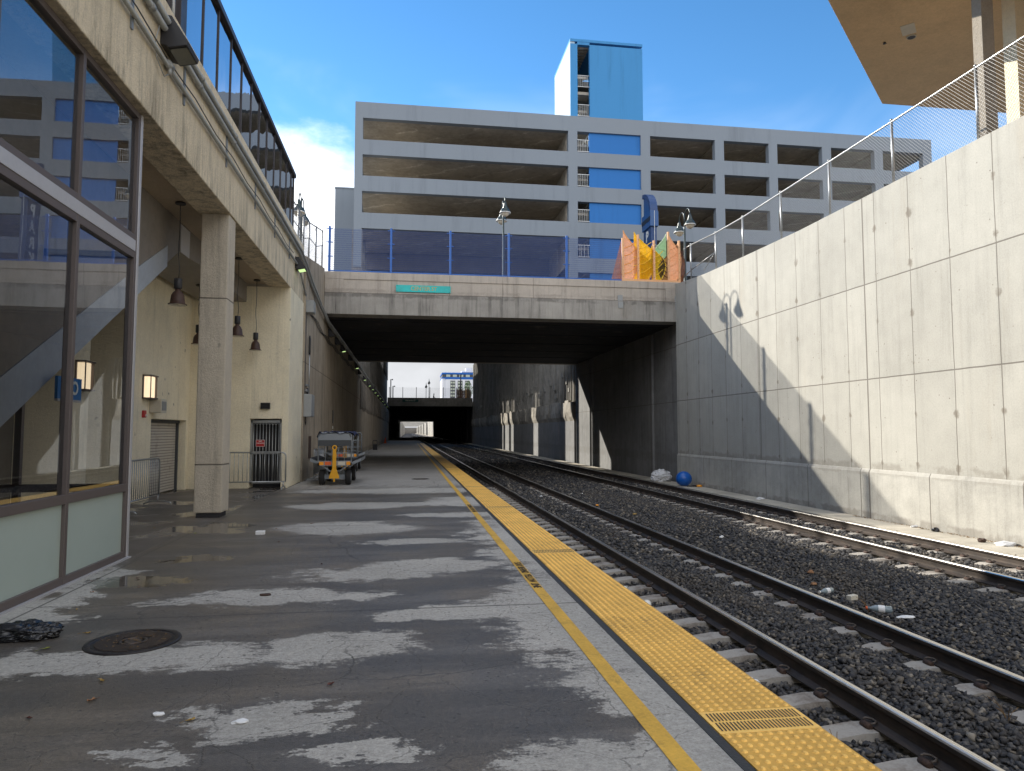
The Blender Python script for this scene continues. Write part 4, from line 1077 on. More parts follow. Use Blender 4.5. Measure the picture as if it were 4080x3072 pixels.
# pedestrian
def person(loc, label):
    root = thing('person', loc, label, 'person')
    V = [(0,0,.92),(0,0,1.15),(0,-.02,1.40),(0,-.03,1.50),(0,-.05,1.62),(0,-.06,1.72), (.10,0,.88),(.12,-.12,.48),(.12,.02,.08),(.12,-.12,.03), (-.10,0,.88),(-.11,.10,.50),(-.11,.28,.12),(-.11,.2,.04),
         (.19,-.02,1.40),(.25,.06,1.14),(.23,-.06,.92),(.22,-.09,.82),(-.19,-.02,1.40),(-.25,-.08,1.15),(-.21,-.25,1.02),(-.19,-.33,.98)]
    E_ = [(0,1),(1,2),(2,3),(3,4),(4,5),(0,6),(6,7),(7,8),(8,9),(0,10),(10,11),(11,12),(12,13),(2,14),(14,15),(15,16),(16,17),(2,18),(18,19),(19,20),(20,21)]
    rad = [.15,.145,.15,.06,.095,.075,.10,.07,.045,.04,.10,.07,.045,.04,.07,.05,.04,.03,.07,.05,.04,.03]
    me = bpy.data.meshes.new('body'); me.from_pydata([(-v[1], v[0], v[2]) for v in V], E_, []); me.update()
    o = bpy.data.objects.new('body', me); COL.objects.link(o); o.parent = root
    o.modifiers.new('skin', 'SKIN'); 
    for i, sv in enumerate(me.skin_vertices[0].data): sv.radius = (rad[i], rad[i]); sv.use_root = (i == 0)
    o.modifiers.new('sub', 'SUBSURF').levels = 1; o.modifiers['sub'].render_levels = 1
    me.materials.append(M['coat'])
    b = MB(); b.lathe([(.02,1.80),(.075,1.78),(.10,1.70),(.10,1.63),(.07,1.58)][::-1], (.05,0,0), 10); b.build('hair', M['hair'], root, local=True)
    return root
person((4.75, 131.9, 6.99), 'distant pedestrian in dark clothes crossing the second bridge')

# far tower
t = thing('hotel_tower', (30, 420, ZG), 'distant white and blue hotel tower rising behind the second bridge', 'tower')
b = MB(); b.box(20.1, 421, ZG, 40, 445, 33.4); b.box(22.2, 420, ZG, 40, 421.0, 33.4); b.build('wall', M['hotel_white'], t)
b = MB(); b.box(20.0, 420.8, 36.0, 40.2, 446, 37.0); b.box(21.9, 419.8, 33.0, 40.2, 420.9, 34.2); b.box(20.0,420.9,33.4,40.2,446,34.2); b.build('blue_band', M['hotel_blue'], t)
b = MB(); b.box(20.3, 421.2, 34.2, 40, 445, 36.0); b.build('dark_storey', M['hotel_dark'], t)
for k in range(4):
    b = MB(); b.box(22.6+k*3.9, 420.7, 34.4, 25.0+k*3.9, 421.3, 35.8); b.build('top_window', M['hotel_glass'], t)
b = MB(); b.box(21, 425, 37, 40, 440, 37.6); b.box(32, 424, 37.6, 40, 440, 38.3); b.box(34.6, 424, 38.3, 38.5, 430, 40.2); b.build('plant_room', M['hotel_white'], t)
for c_ in range(3):
    x0 = 25.0 + c_*4.4; 
    b = MB(); b.box(x0, 419.7, ZG, x0+2.9, 420.05, 32.1); bay = b.build('window_bay', M['hotel_dark'], t)
    for r_ in range(9):
        for q in range(2):
            b = MB(); b.box(x0+.12+q*1.45, 419.62, 30.4-r_*1.95, x0+1.25+q*1.45, 419.72, 31.5-r_*1.95); b.build('window', M['hotel_glass'], bay)

# small tree beside the far art screen
t = thing('small_tree', (17.0, 200, ZG), 'small green street tree just showing beside the far tower', 'tree')
b = MB(); b.path([(17,200,ZG),(17.1,200,10),(17,200,13.5)], .14, 7, r1=.05)
for k in range(7):
    a = k*.9; b.path([(17,200,11+k*.35),(17+.9*math.cos(a),200+.9*math.sin(a),12+k*.45)], .05, 5, r1=.015)
b.build('trunk', M['bark'], t)
b = MB()
for k in range(1500):
    a = rng.uniform(0,6.28); h = rng.uniform(0,1); rr = 1.5*math.sin(math.pi*(h*.85+.12))*rng.uniform(.2,1)**.5
    c = np.array([17+rr*math.cos(a), 200+rr*math.sin(a), 11.2+5*h]); 
    if math.sin(c[0]*4+c[2]*3)*math.cos(c[1]*3-c[2]*2) < -.35: continue
    u = rng.normal(size=3); u /= np.linalg.norm(u); v = np.cross(u, rng.normal(size=3)); v /= np.linalg.norm(v); s_ = rng.uniform(.08,.15)
    b.add([c-u*s_, c+v*s_*.6, c+u*s_, c-v*s_*.6], [(0,1,2,3)])
b.build('crown', M['tree_leaf'], t)

# the far trench: sunlit walls and further crossings
t = thing('far_trench_wall', (12, 600, 0), 'far sunlit trench wall on the right seen through the covered way', 'trench wall')
b = MB(); b.box(11.9, 338.05, -1.1, 12.5, 930, 7.6); 
for k in range(40): b.box(11.75, 345+k*14, -1.1, 11.9, 346.5+k*14, 7.2)
b.build('wall_panel', M['far_concrete'], t)
t = thing('far_trench_wall', (-4, 600, 0), 'far trench wall on the left seen through the covered way', 'trench wall')
b = MB(); b.box(-4.2, 338.05, -1.1, -3.5, 930, 7.6)
for k in range(40): b.box(-3.5, 345+k*14, -1.1, -3.35, 346.5+k*14, 7.2)
b.build('wall_panel', M['far_concrete'], t)
t = thing('far_trench_wall', (4, 940, 0), 'pale wall closing the trench where it bends away far off', 'trench wall')
b = MB(); b.box(-30, 945, -1.0, 60, 948, 7.0); b.build('wall_panel', M['far_concrete'], t)
labs = ['nearest of the far crossings seen through the covered way', 'second far crossing seen through the covered way', 'third far crossing seen through the covered way', 'farthest crossing seen through the covered way']
for i, (y, z) in enumerate(((432,6.9),(520,7.0),(620,7.1),(760,7.2))):
    t = thing('far_crossing', (4,y,z), labs[i], 'bridge', 'far crossings over the trench')
    b = MB(); b.box(-4.2, y, z, 12.6, y+10, z+1.5); b.build('deck', M['far_concrete'], t)
    b = MB(); b.box(11.3, y, -1.0, 11.75, y+2, z); b.box(-3.4, y, -1.0, -3.2, y+2, z); b.build('piers', M['pile'], t)
from mathutils import noise as mnoise
# ------------------------------------------------------------------ station building on the left
FX = -3.52
t = thing('station_building', (-4.5, 8, 0), 'cream stucco station building with glazed storefront, open bay and glass walkway on top', 'building')
b = MB(); b.box(-4.15, -12, 5.98, FX, 24.2, 7.90); b.build('fascia_beam', M['stucco_fascia'], t, bevel=.015)
b = MB(); b.box(-4.07, 14.40, .09, FX-.03, 14.95, 5.98); b.build('pillar', M['stucco_pillar'], t, bevel=.025)
b = MB(); b.box(-4.03, 14.44, 0, FX-.07, 14.91, .09); b.build('pillar_base', M['black_metal'], t)
b = MB()
b.box(-7.2, 21.6, 0, -4.59, 24.2, 5.98); b.box(-3.69, 21.6, 0, FX+.02, 24.2, 5.98); b.box(-4.59, 21.6, 2.04, -3.69, 24.2, 5.98); b.box(-4.59, 22.2, 0, -3.69, 24.2, 2.04)
b.build('end_wall', M['stucco'], t, bevel=.012)
b = MB(); b.box(-4.58, 22.15, 0, -3.70, 22.19, 2.03); b.build('dark_doorway', M['black_metal'], t)
b = MB()
b.box(-7.2, 17.0, 0, -6.3, 18.6, 6.06); b.box(-7.2, 21.40, 0, -6.3, 21.6, 6.06); b.box(-7.2, 18.6, 1.98, -6.3, 21.40, 6.06); b.box(-7.2, 14.2, 0, -6.3, 15.1, 6.06)
b.build('back_wall', M['stucco'], t, bevel=.012)
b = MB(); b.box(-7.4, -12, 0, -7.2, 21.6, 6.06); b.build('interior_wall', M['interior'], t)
b = MB(); b.box(-7.2, -12, 6.06, -4.15, 21.6, 6.30); b.build('ceiling', M['soffit_paint'], t)
b = MB(); b.box(-7.4, -12, 6.3, -4.15, 24.2, 7.86); b.build('roof', M['garage_in'], t)
b = MB(); b.prism([(8.1,1.20),(13.1,4.12),(15.3,5.40),(17.0,5.50),(21.55,5.50),(21.55,6.055),(8.1,6.055)], 'x', -6.1, -4.76); b.build('stair_enclosure', M['stair'], t)
b = MB(); b.prism([(8.0,1.08),(13.55,4.32),(14.6,4.93),(14.6,5.35),(13.4,4.72),(8.0,1.72)], 'x', -4.80, -4.745); b.build('stair_stringer', M['stair_band'], t)
b = MB(); b.box(-4.752, 15.35, 5.42, -4.735, 15.95, 6.0); b.build('repair_patch', M['alu'], t)
# doors
b = MB(); b.box(-6.62, 18.6, .03, -6.56, 21.32, 1.93); o = b.build('roll_door', M['shutter'], t)
b = MB(); b.box(-6.60, 21.32, 0, -6.50, 21.40, 1.97); b.box(-6.60, 18.6, 1.90, -6.48, 21.4, 1.98); b.build('door_track', M['cart_dark'], o)
b = MB(); b.box(-4.59, 21.70, 1.92, -3.69, 21.76, 2.0); b.box(-4.59, 21.70, 1.0, -3.69, 21.76, 1.08); b.box(-4.59, 21.70, .14, -3.69, 21.76, .2); b.box(-4.59, 21.70, .14, -4.53, 21.76, 2.0); b.box(-3.75, 21.70, .14, -3.69, 21.76, 2.0)
o = b.build('gate', M['galv'], t)
b = MB()
for i in range(9):
    x = -4.50 + i*.09; b.tube((x,21.72,.16),(x,21.72,1.93),.011,6)
    b.path([(x,21.72,1.86),(x+.045,21.72,1.91),(x+.09,21.72,1.86)], .008, 5)
b.build('bars', M['galv'], o)
# storefront
GX = -3.69
ys_ = [-5.0,-3.35,-1.7,-.05,1.6,3.3,4.97,6.64,8.305,9.95]
b = MB()
for y in ys_: b.box(GX-.05, y-.035, .02, GX+.05, y+.035, 5.98)
for (z0,z1) in ((.02,.10),(.88,.98),(3.98,4.07),(4.22,4.30),(5.90,5.98)): b.box(GX-.047, -5, z0, GX+.047, 9.95, z1)
b.build('storefront_frame', M['bronze'], t, bevel=.004)
b = MB(); b.box(GX-.03, -5, 4.07, GX+.056, 9.93, 4.22); b.box(GX-.05, 9.985, .02, GX+.055, 10.06, 6.0); b.build('aluminium_trim', M['alu'], t, bevel=.004)
b = MB(); b.box(-6.3, 9.93, 3.98, GX-.05, 10.0, 4.07); b.box(-6.3, 9.93, .88, GX-.05, 10.0, .98); b.box(-5.02, 9.93, 0, -4.94, 10.0, 5.98); b.build('return_frame', M['bronze'], t)
for y0, y1 in zip(ys_[:-1], ys_[1:]):
    if y0 < -2: continue
    b = MB(); b.box(GX-.004, y0+.035, .98, GX+.004, y1-.035, 3.98); b.m = [1,1,1,0,1,1]; b.build('window_pane', [M['shop_glass'], M['clear']], t)
    b = MB(); b.box(GX-.004, y0+.035, 4.30, GX+.004, y1-.035, 5.90); b.m = [1,1,1,0,1,1]; b.build('window_pane', [M['shop_glass'], M['clear']], t)
    b = MB(); b.box(GX-.01, y0+.035, .10, GX+.01, y1-.035, .88); b.build('frosted_panel', M['frosted'], t)
b = MB(); b.box(GX-.05, -5, .0, GX+.09, 10.06, .02); b.build('sill', M['alu'], t)
b = MB()
for (y, x) in ((9.2,-6.6),(7.9,-6.2),(6.4,-5.6)): b.box(x-.25, y-.25, 0, x+.25, y+.25, 6.05)
b.build('interior_columns', M['interior'], t)
b = MB(); b.box(-6.0, 9.1, 0, -5.9, 9.6, 1.6); b.build('counter', M['stucco'], t)
# glass walkway above
mull = [11.76,12.73,13.70,14.68,15.62,16.55,17.48,18.42,19.42,20.40,21.34,22.20,22.74]
WX = -3.66
b = MB()
for y in mull: b.box(WX-.03, y-.016, 7.90, WX+.012, y+.016, 9.78)
b.box(WX-.08, 11.74, 9.74, WX+.06, 22.78, 9.86); b.box(WX-.05, 11.74, 7.90, WX+.03, 22.76, 7.96)
b.box(WX-.2, 11.46, 7.90, WX+.02, 11.74, 9.84)
b.build('walkway_frame', M['dark_frame'], t, bevel=.004)
for y0, y1 in zip(mull[:-1], mull[1:]):
    a = random.uniform(-.004,.004)
    b = MB(); x = WX-.01
    b.add([(x+a,y0+.022,7.96),(x-a,y1-.022,7.96),(x-a*.3,y1-.022,9.74),(x+a*.3,y0+.022,9.74),(x+a-.006,y0+.022,7.96),(x-a-.006,y1-.022,7.96),(x-a*.3-.006,y1-.022,9.74),(x+a*.3-.006,y0+.022,9.74)],
          [(0,1,2,3),(7,6,5,4),(0,4,5,1),(1,5,6,2),(2,6,7,3),(3,7,4,0)])
    b.build('walkway_pane', M['walk_glass'], t)
b = MB(); b.box(-6.9, -12, 7.86, -6.6, 22.74, 9.84); b.box(-6.6, 11.7, 9.78, WX-.09, 22.74, 9.86); b.box(-6.6, -12, 9.78, -4.6, 11.7, 9.86); b.box(-6.6, 22.68, 7.9, WX-.06, 22.74, 9.78); b.build('walkway_shell', M['dark_frame'], t)
b = MB()
for y in (9.0, 10.2, 11.3): b.tube((WX-.05,y,7.86),(WX-.05,y,9.4),.03,8)
b.tube((WX-.05,-8,9.4),(WX-.05,11.4,9.4),.025,8); b.build('roof_railing', M['galv'], t)

# conduits along the fascia and down the trench wall
t = thing('conduit_run', (FX+.05, 16, 6.9), 'two thick grey conduits along the upper fascia, running on under the bridge', 'conduit')
for dz, dx in ((0,.06),(.10,.10)):
    b = MB(); b.path([(FX+dx,-6,7.38+dz),(FX+dx,22.9,7.36+dz),(FX+dx+.02,24.0,7.18+dz),(FX+dx+.05,25.2,6.85+dz),(-3.36+dx*.5,27.5,6.42+dz*.8),(-3.36+dx*.5,30.5,6.16+dz*.6),(-3.36+dx*.5,49.6,6.10+dz*.6),(-3.36+dx*.5,131,6.02+dz*.6)], .046, 10); b.build('pipe', M['conduit'], t)
for y in (9.7,11.9,14.2,16.95,19.3,21.4,23.2):
    b = MB(); b.lathe([(.055,-.05),(.055,.05)], (FX+.06,y,7.37), 10, axis='y'); b.build('coupling', M['conduit'], t)
    b = MB(); b.lathe([(.055,-.05),(.055,.05)], (FX+.10,y-.06,7.47), 10, axis='y'); b.build('coupling', M['conduit'], t)
for y in (9.2,11.3,13.9,16.5,18.9,21.2,23.4):
    b = MB(); b.box(FX-.005, y-.03, 6.75, FX+.025, y+.03, 7.52); b.build('bracket', M['cart_grey'], t)
t = thing('conduit_run', (FX+.05, 16, 6.8), 'single thinner conduit with a cable above it along the lower fascia', 'conduit')
b = MB(); b.path([(FX+.06,-6,6.95),(FX+.06,22.6,6.88),(FX+.06,23.3,6.7),(FX+.07,24.3,6.25)], .033, 10); b.build('pipe', M['conduit'], t)
b = MB(); b.path([(FX+.05,-6,7.06)] + [(FX+.05, y, 7.04+.03*((i%2)*2-1)) for i, y in enumerate(np.arange(8.0,23,1.25))], .010, 6); b.build('cable', M['black_metal'], t)
b = MB(); b.lathe([(.05,-.08),(.05,.08)], (FX+.07,10.45,6.94), 10, axis='y'); b.tube((FX+.07,10.45,6.92),(FX+.07,10.45,6.80),.03,8); b.path([(FX+.07,10.45,6.82),(FX+.05,10.3,6.70),(FX+.04,10.0,6.82),(FX+.04,9.95,7.05),(FX+.05,10.05,7.3)], .008, 6); b.build('junction_tee', M['conduit'], t)

def wall_pack(loc, label, s=1.0, lit=True, grp='wall-mounted flood lights'):
    t = thing('wall_light', loc, label, 'flood light', grp)
    w = .30*s
    b = MB(); b.prism([(0,.02),(.10*s,0),(.12*s,-.03*s),(.40*s,.03*s),(.42*s,.10*s),(.16*s,.50*s),(0,.52*s)], 'y', -w, w); b.build('housing', M['black_metal'], t, local=True, bevel=.012*s)
    b = MB(); b.add([(.13*s,-w*.82,-.037*s),(.385*s,-w*.82,.018*s),(.385*s,w*.82,.018*s),(.13*s,w*.82,-.037*s)], [(0,3,2,1)]); b.build('lens', M['lit_lens'] if lit else M['dead_lens'], t, local=True)
    return t
wall_pack((FX, 10.50, 7.12), 'large dark wall pack light above the storefront, lens unlit', .9, False)
wall_pack((FX, 22.55, 6.72), 'smaller wall pack light glowing pale green at the far end of the fascia', .75, True)
k = 0
for y in (31.2,34.0,36.9,41.6,46.6,49.4,55,62,67.5,73,79,86,94,103,114):
    lit = k not in (0,1,3,5); k += 1
    wall_pack((-3.44, y, 5.78 if y < 49 else 5.62), 'small dark wall light in the row along the left trench wall' + (', lens glowing green' if lit else ', unlit'), .62, lit, 'row of small lights along the left trench wall')
# cables below the lights
t = thing('cable_run', (-3.4, 40, 5.5), 'bundle of sagging thin cables on the left wall running in under the bridge', 'cable')
b = MB()
for j in range(3): b.path([(-3.42, y, 5.95-.30*min(1,(y-24.6)/5) -.07*j + .06*math.sin(y*1.9+j)) for y in np.arange(24.6, 75, .9)], .012, 5)
b.build('cables', M['black_metal'], t)
# boxes on the trench wall
def wbox(name, x0, y0, z0, x1, y1, z1, mat, label, cat, extra=None):
    t = thing(name, ((x0+x1)/2,(y0+y1)/2,z0), label, cat)
    b = MB(); b.box(x0,y0,z0,x1,y1,z1); b.build('cabinet', mat, t, bevel=.012)
    b = MB(); b.box(x1, y0+.02, z0+.02, x1+.012, y1-.02, z1-.02); b.build('cover', mat, t, bevel=.004)
    if extra: extra(t)
    return t
def leads(t):
    b = MB(); b.path([(-3.40,24.35,2.2),(-3.38,24.38,1.98),(-3.40,24.48,1.9),(-3.42,24.5,2.0)], .012, 6); b.path([(-3.42,24.3,5.7),(-3.42,24.28,4.2),(-3.42,24.3,2.85)], .012, 6); b.path([(-3.42,24.85,2.9),(-3.42,24.85,3.15)], .03, 8); b.build('cable', M['black_metal'], t)
    b = MB(); b.box(-3.45,24.55,3.02,-3.40,25.0,3.10); b.box(-3.45,24.55,3.22,-3.40,25.0,3.28); b.build('bracket', M['grey_box'], t)
wbox('junction_box', -3.45, 24.35, 5.70, -3.20, 24.85, 6.12, M['grey_box'], 'small grey junction box high on the trench wall under the conduits', 'junction box')
wbox('electrical_cabinet', -3.45, 24.25, 2.16, -3.20, 25.0, 2.92, M['grey_box'], 'large grey electrical cabinet on the trench wall at head height', 'electrical cabinet', leads)
t = thing('antenna', (-3.36, 24.8, 3.0), 'thin vertical antenna mast with a black whip on the trench wall', 'antenna')
b = MB(); b.tube((-3.36,24.8,2.95),(-3.36,24.8,4.35),.018,8); b.build('mast', M['galv'], t)
b = MB(); b.lathe([(.035,0),(.04,.1),(.04,.55),(.02,.66)], (-3.36,24.8,4.30), 10); b.build('whip', M['black_plastic'], t)
t = thing('marker_strip', (-3.44, 33.5, 1.6), 'vertical black and white marker strip on the trench wall', 'marker')
b = MB(); b.box(-3.45,33.4,2.05,-3.43,33.75,2.65); b.build('black_part', M['black_plastic'], t)
b = MB()
for i in range(4): b.box(-3.45,33.45,1.2+i*.2,-3.435,33.7,1.32+i*.2)
b.build('white_part', M['white'], t)
t = thing('recess_box', (-3.44, 25.9, .8), 'rusty recessed box on the trench wall behind the baggage cart', 'recess box')
b = MB(); b.box(-3.45,25.6,.72,-3.42,26.1,1.5); b.build('recess', M['rust'], t)

# left chain-link fence between walkway and bridge
t = thing('chain_link_fence', (-3.78, 26, 7.8), 'galvanised chain-link fence curving from the glass walkway to the bridge parapet', 'fence')
lx = lambda y: float(np.interp(y, [22.8,27,29.45],[-3.80,-3.76,-3.55])); lb = lambda y: float(np.interp(y, [22.8,24.2,29.45],[7.88,7.62,8.36])); lt = lambda y: float(np.interp(y, [22.8,25.5,29.45],[9.22,9.34,9.95]))
py_ = [22.85,24.6,25.7,27.0,28.2,29.4]
for y in py_:
    b = MB(); b.tube((lx(y),y,lb(y)-.05),(lx(y),y,lt(y)+.03),.034,9); b.build('post', M['galv'], t)
b = MB(); b.path([(lx(y),y,lt(y)) for y in py_], .022, 7); b.build('top_rail', M['galv'], t)
b = MB(); b.path([(lx(y)+.02,y,(lb(y)*.45+lt(y)*.55)+(.1 if i%2 else -.08)) for i, y in enumerate(py_)], .016, 6); b.build('mid_rail', M['black_metal'], t)
b = MB(); chain_link(b, lambda s,h: (lx(22.85+s)+.03, 22.85+s, lb(22.85+s)+.04+h*(lt(22.85+s)-lb(22.85+s)-.05)/1.5), 6.55, 1.5, .062, .003); b.build('chain_link', M['mesh_wire'], t)

# pendants
def pendant(loc, zc, label):
    t = thing('pendant_lamp', loc, label, 'pendant lamp', 'brown pendant lamps in the open bay')
    x, y, z = loc        # z: bottom rim
    b = MB(); b.lathe([(.165,0),(.17,.012),(.135,.03),(.125,.10),(.115,.18),(.085,.24),(.05,.27),(.05,.32)], loc, 20); sh = b.build('lamp_shade', M['lamp_brown'], t)
    b = MB(); b.lathe([(.155,-.004),(.15,.004)], loc, 20); b.build('lens', M['globe'], sh)
    b = MB(); b.lathe([(.055,.30),(.072,.32),(.072,.50),(.06,.51)], loc, 14); b.build('ballast_housing', M['black_metal'], t)
    b = MB(); n = 9
    b.path([(x+.02*math.sin(i*1.3)*(1 if i < 5 else .2), y+.02*math.cos(i*1.7)*(1 if i < 5 else .2), z+.5+(zc-z-.5)*i/n) for i in range(n+1)], .008, 6); b.build('cord', M['black_metal'], t)
    b = MB(); b.lathe([(.09,0),(.10,-.02),(.09,-.035)][::-1], (x,y,zc), 14); b.build('canopy', M['black_metal'], t)
pendant((-4.36,14.05,4.07), 6.055, 'nearest brown pendant lamp, left of the stucco pillar')
pendant((-5.42,19.2,3.93), 5.495, 'brown pendant lamp half hidden by the left side of the pillar')
pendant((-4.27,18.4,4.06), 6.055, 'brown pendant lamp half hidden by the right side of the pillar')
pendant((-4.36,21.0,4.0), 6.055, 'farthest brown pendant lamp, right of the pillar before the end wall')
# sconces, speaker, alarm, exit box, signs
def sconce(y0, y1, label):
    t = thing('wall_sconce', (-6.28,(y0+y1)/2,2.47), label, 'wall sconce', 'tall lit wall sconces')
    b = MB(); b.box(-6.30,y0-.03,2.45,-6.27,y1+.03,3.03); b.box(-6.27,y1+.012,2.48,-6.13,y1+.03,3.0); b.box(-6.30,y0-.03,3.0,-6.10,y1+.03,3.03); b.box(-6.30,y0-.03,2.45,-6.10,y1+.03,2.48); b.box(-6.12,y0-.03,2.48,-6.10,y0-.015,3.0); b.build('frame', M['bronze'], t)
    b = MB(); b.prism([(-6.27,y0+.01),(-6.20,y0+.02),(-6.15,y0+.07),(-6.135,(y0+y1)/2),(-6.15,y1-.07),(-6.20,y1-.02),(-6.27,y1-.01)], 'z', 2.49, 2.99); b.build('diffuser', M['lit_sconce'], t)
sconce(17.95, 18.40, 'lit white sconce on the cream wall left of the shutter')
sconce(14.48, 14.86, 'lit white sconce seen through the storefront glass')
t = thing('speaker', (-6.2,18.6,2.14), 'beige box loudspeaker on the wall under the lit sconce', 'loudspeaker')
b = MB(); b.box(-6.30,18.42,2.13,-6.02,18.82,2.47); b.build('cabinet', M['beige_box'], t, bevel=.01)
b = MB(); b.box(-6.02,18.48,2.19,-6.005,18.76,2.41); b.build('grille', M['cart_grey'], t)
t = thing('fire_alarm', (-6.28,18.02,2.0), 'small red fire alarm strobe beside the loudspeaker', 'fire alarm')
b = MB(); b.box(-6.30,17.95,2.0,-6.25,18.12,2.17); b.build('housing', M['red'], t, bevel=.006)
b = MB(); b.lathe([(.03,0),(.025,.03),(.01,.04)], (-6.25,18.07,2.05), 10, axis='x'); b.build('strobe', M['white'], t)
t = thing('exit_box', (-4.15,21.58,2.33), 'small black box lamp over the barred gate', 'box light')
b = MB(); b.box(-4.28,21.50,2.33,-4.02,21.60,2.51); b.build('housing', M['black_plastic'], t, bevel=.006)
t = thing('warning_sign', (-4.26,21.66,1.2), 'red and white no trespassing notice on the barred gate', 'sign')
b = MB(); b.box(-4.42,21.66,1.22,-4.17,21.68,1.42); b.build('plate', M['red'], t, bevel=.004)
b = MB()
for (x0,z0,x1,z1) in ((-4.42,1.22,-4.17,1.228),(-4.42,1.412,-4.17,1.42),(-4.42,1.22,-4.412,1.42),(-4.178,1.22,-4.17,1.42)): b.box(x0,21.656,z0,x1,21.66,z1)
b.build('border', M['white'], t)
text_obj('lettering', 'NO', .055, M['white'], (-4.295,21.657,1.375), (R(90),0,0), t, depth=.001, bold=.001)
text_obj('lettering', 'TRESPASSING', .036, M['white'], (-4.295,21.657,1.32), (R(90),0,0), t, depth=.001, bold=.001)
t = thing('platform_sign', (-4.6,10.6,2.1), 'blue sign with a white letter O behind the storefront glass', 'sign')
b = MB(); b.box(-4.62,10.05,2.10,-4.58,10.74,2.40); b.build('panel', M['stop_blue'], t, bevel=.004)
b = MB(); b.box(-4.62,10.05,2.07,-4.575,10.74,2.10); b.build('edge', M['alu'], t)
text_obj('lettering', 'O', .26, M['white'], (-4.574,10.52,2.25), (R(90),0,R(90)), t, depth=.002, bold=.006)
# ------------------------------------------------------------------ crowd barriers
def barrier(loc, rz, label, L=2.2):
    t = thing('crowd_barrier', loc, label, 'crowd barrier', 'galvanised crowd barriers', rz)
    H = 1.06; z0 = .22; r = .12
    def arc(cx, cz, a0, a1): return [(cx+r*math.cos(R(a)), 0, cz+r*math.sin(R(a))) for a in np.linspace(a0, a1, 6)]
    pts = [(0,0,z0)] + arc(r, H-r, 180, 90) + arc(L-r, H-r, 90, 0) + [(L,0,z0)]
    b = MB(); b.path(pts, .02, 8); b.tube((0,0,z0),(L,0,z0),.017,8); b.build('frame', M['galv'], t, local=True)
    b = MB(); n = int(L/.115)
    for i in range(1, n): b.tube((i*L/n,0,z0),(i*L/n,0,H-.015),.0085,6)
    b.build('bars', M['galv'], t, local=True)
    for x in (.06, L-.06):
        b = MB(); b.tube((x,0,z0),(x,0,.07),.018,8); b.path([(x,-.30,.012),(x,-.26,.05),(x,-.12,.085),(x,.12,.085),(x,.26,.05),(x,.30,.012)], .018, 8); b.build('foot', M['galv'], t, local=True)
    return t
barrier((-5.63, 15.05, 0), R(90), 'galvanised crowd barrier by the shutter, left of the stucco pillar')
barrier((-5.62, 21.2, 0), 0, 'galvanised crowd barrier standing in front of the barred gate', 2.14)
barrier((-3.12, 24.6, 0), R(88), 'crowd barrier against the trench wall behind the baggage cart')

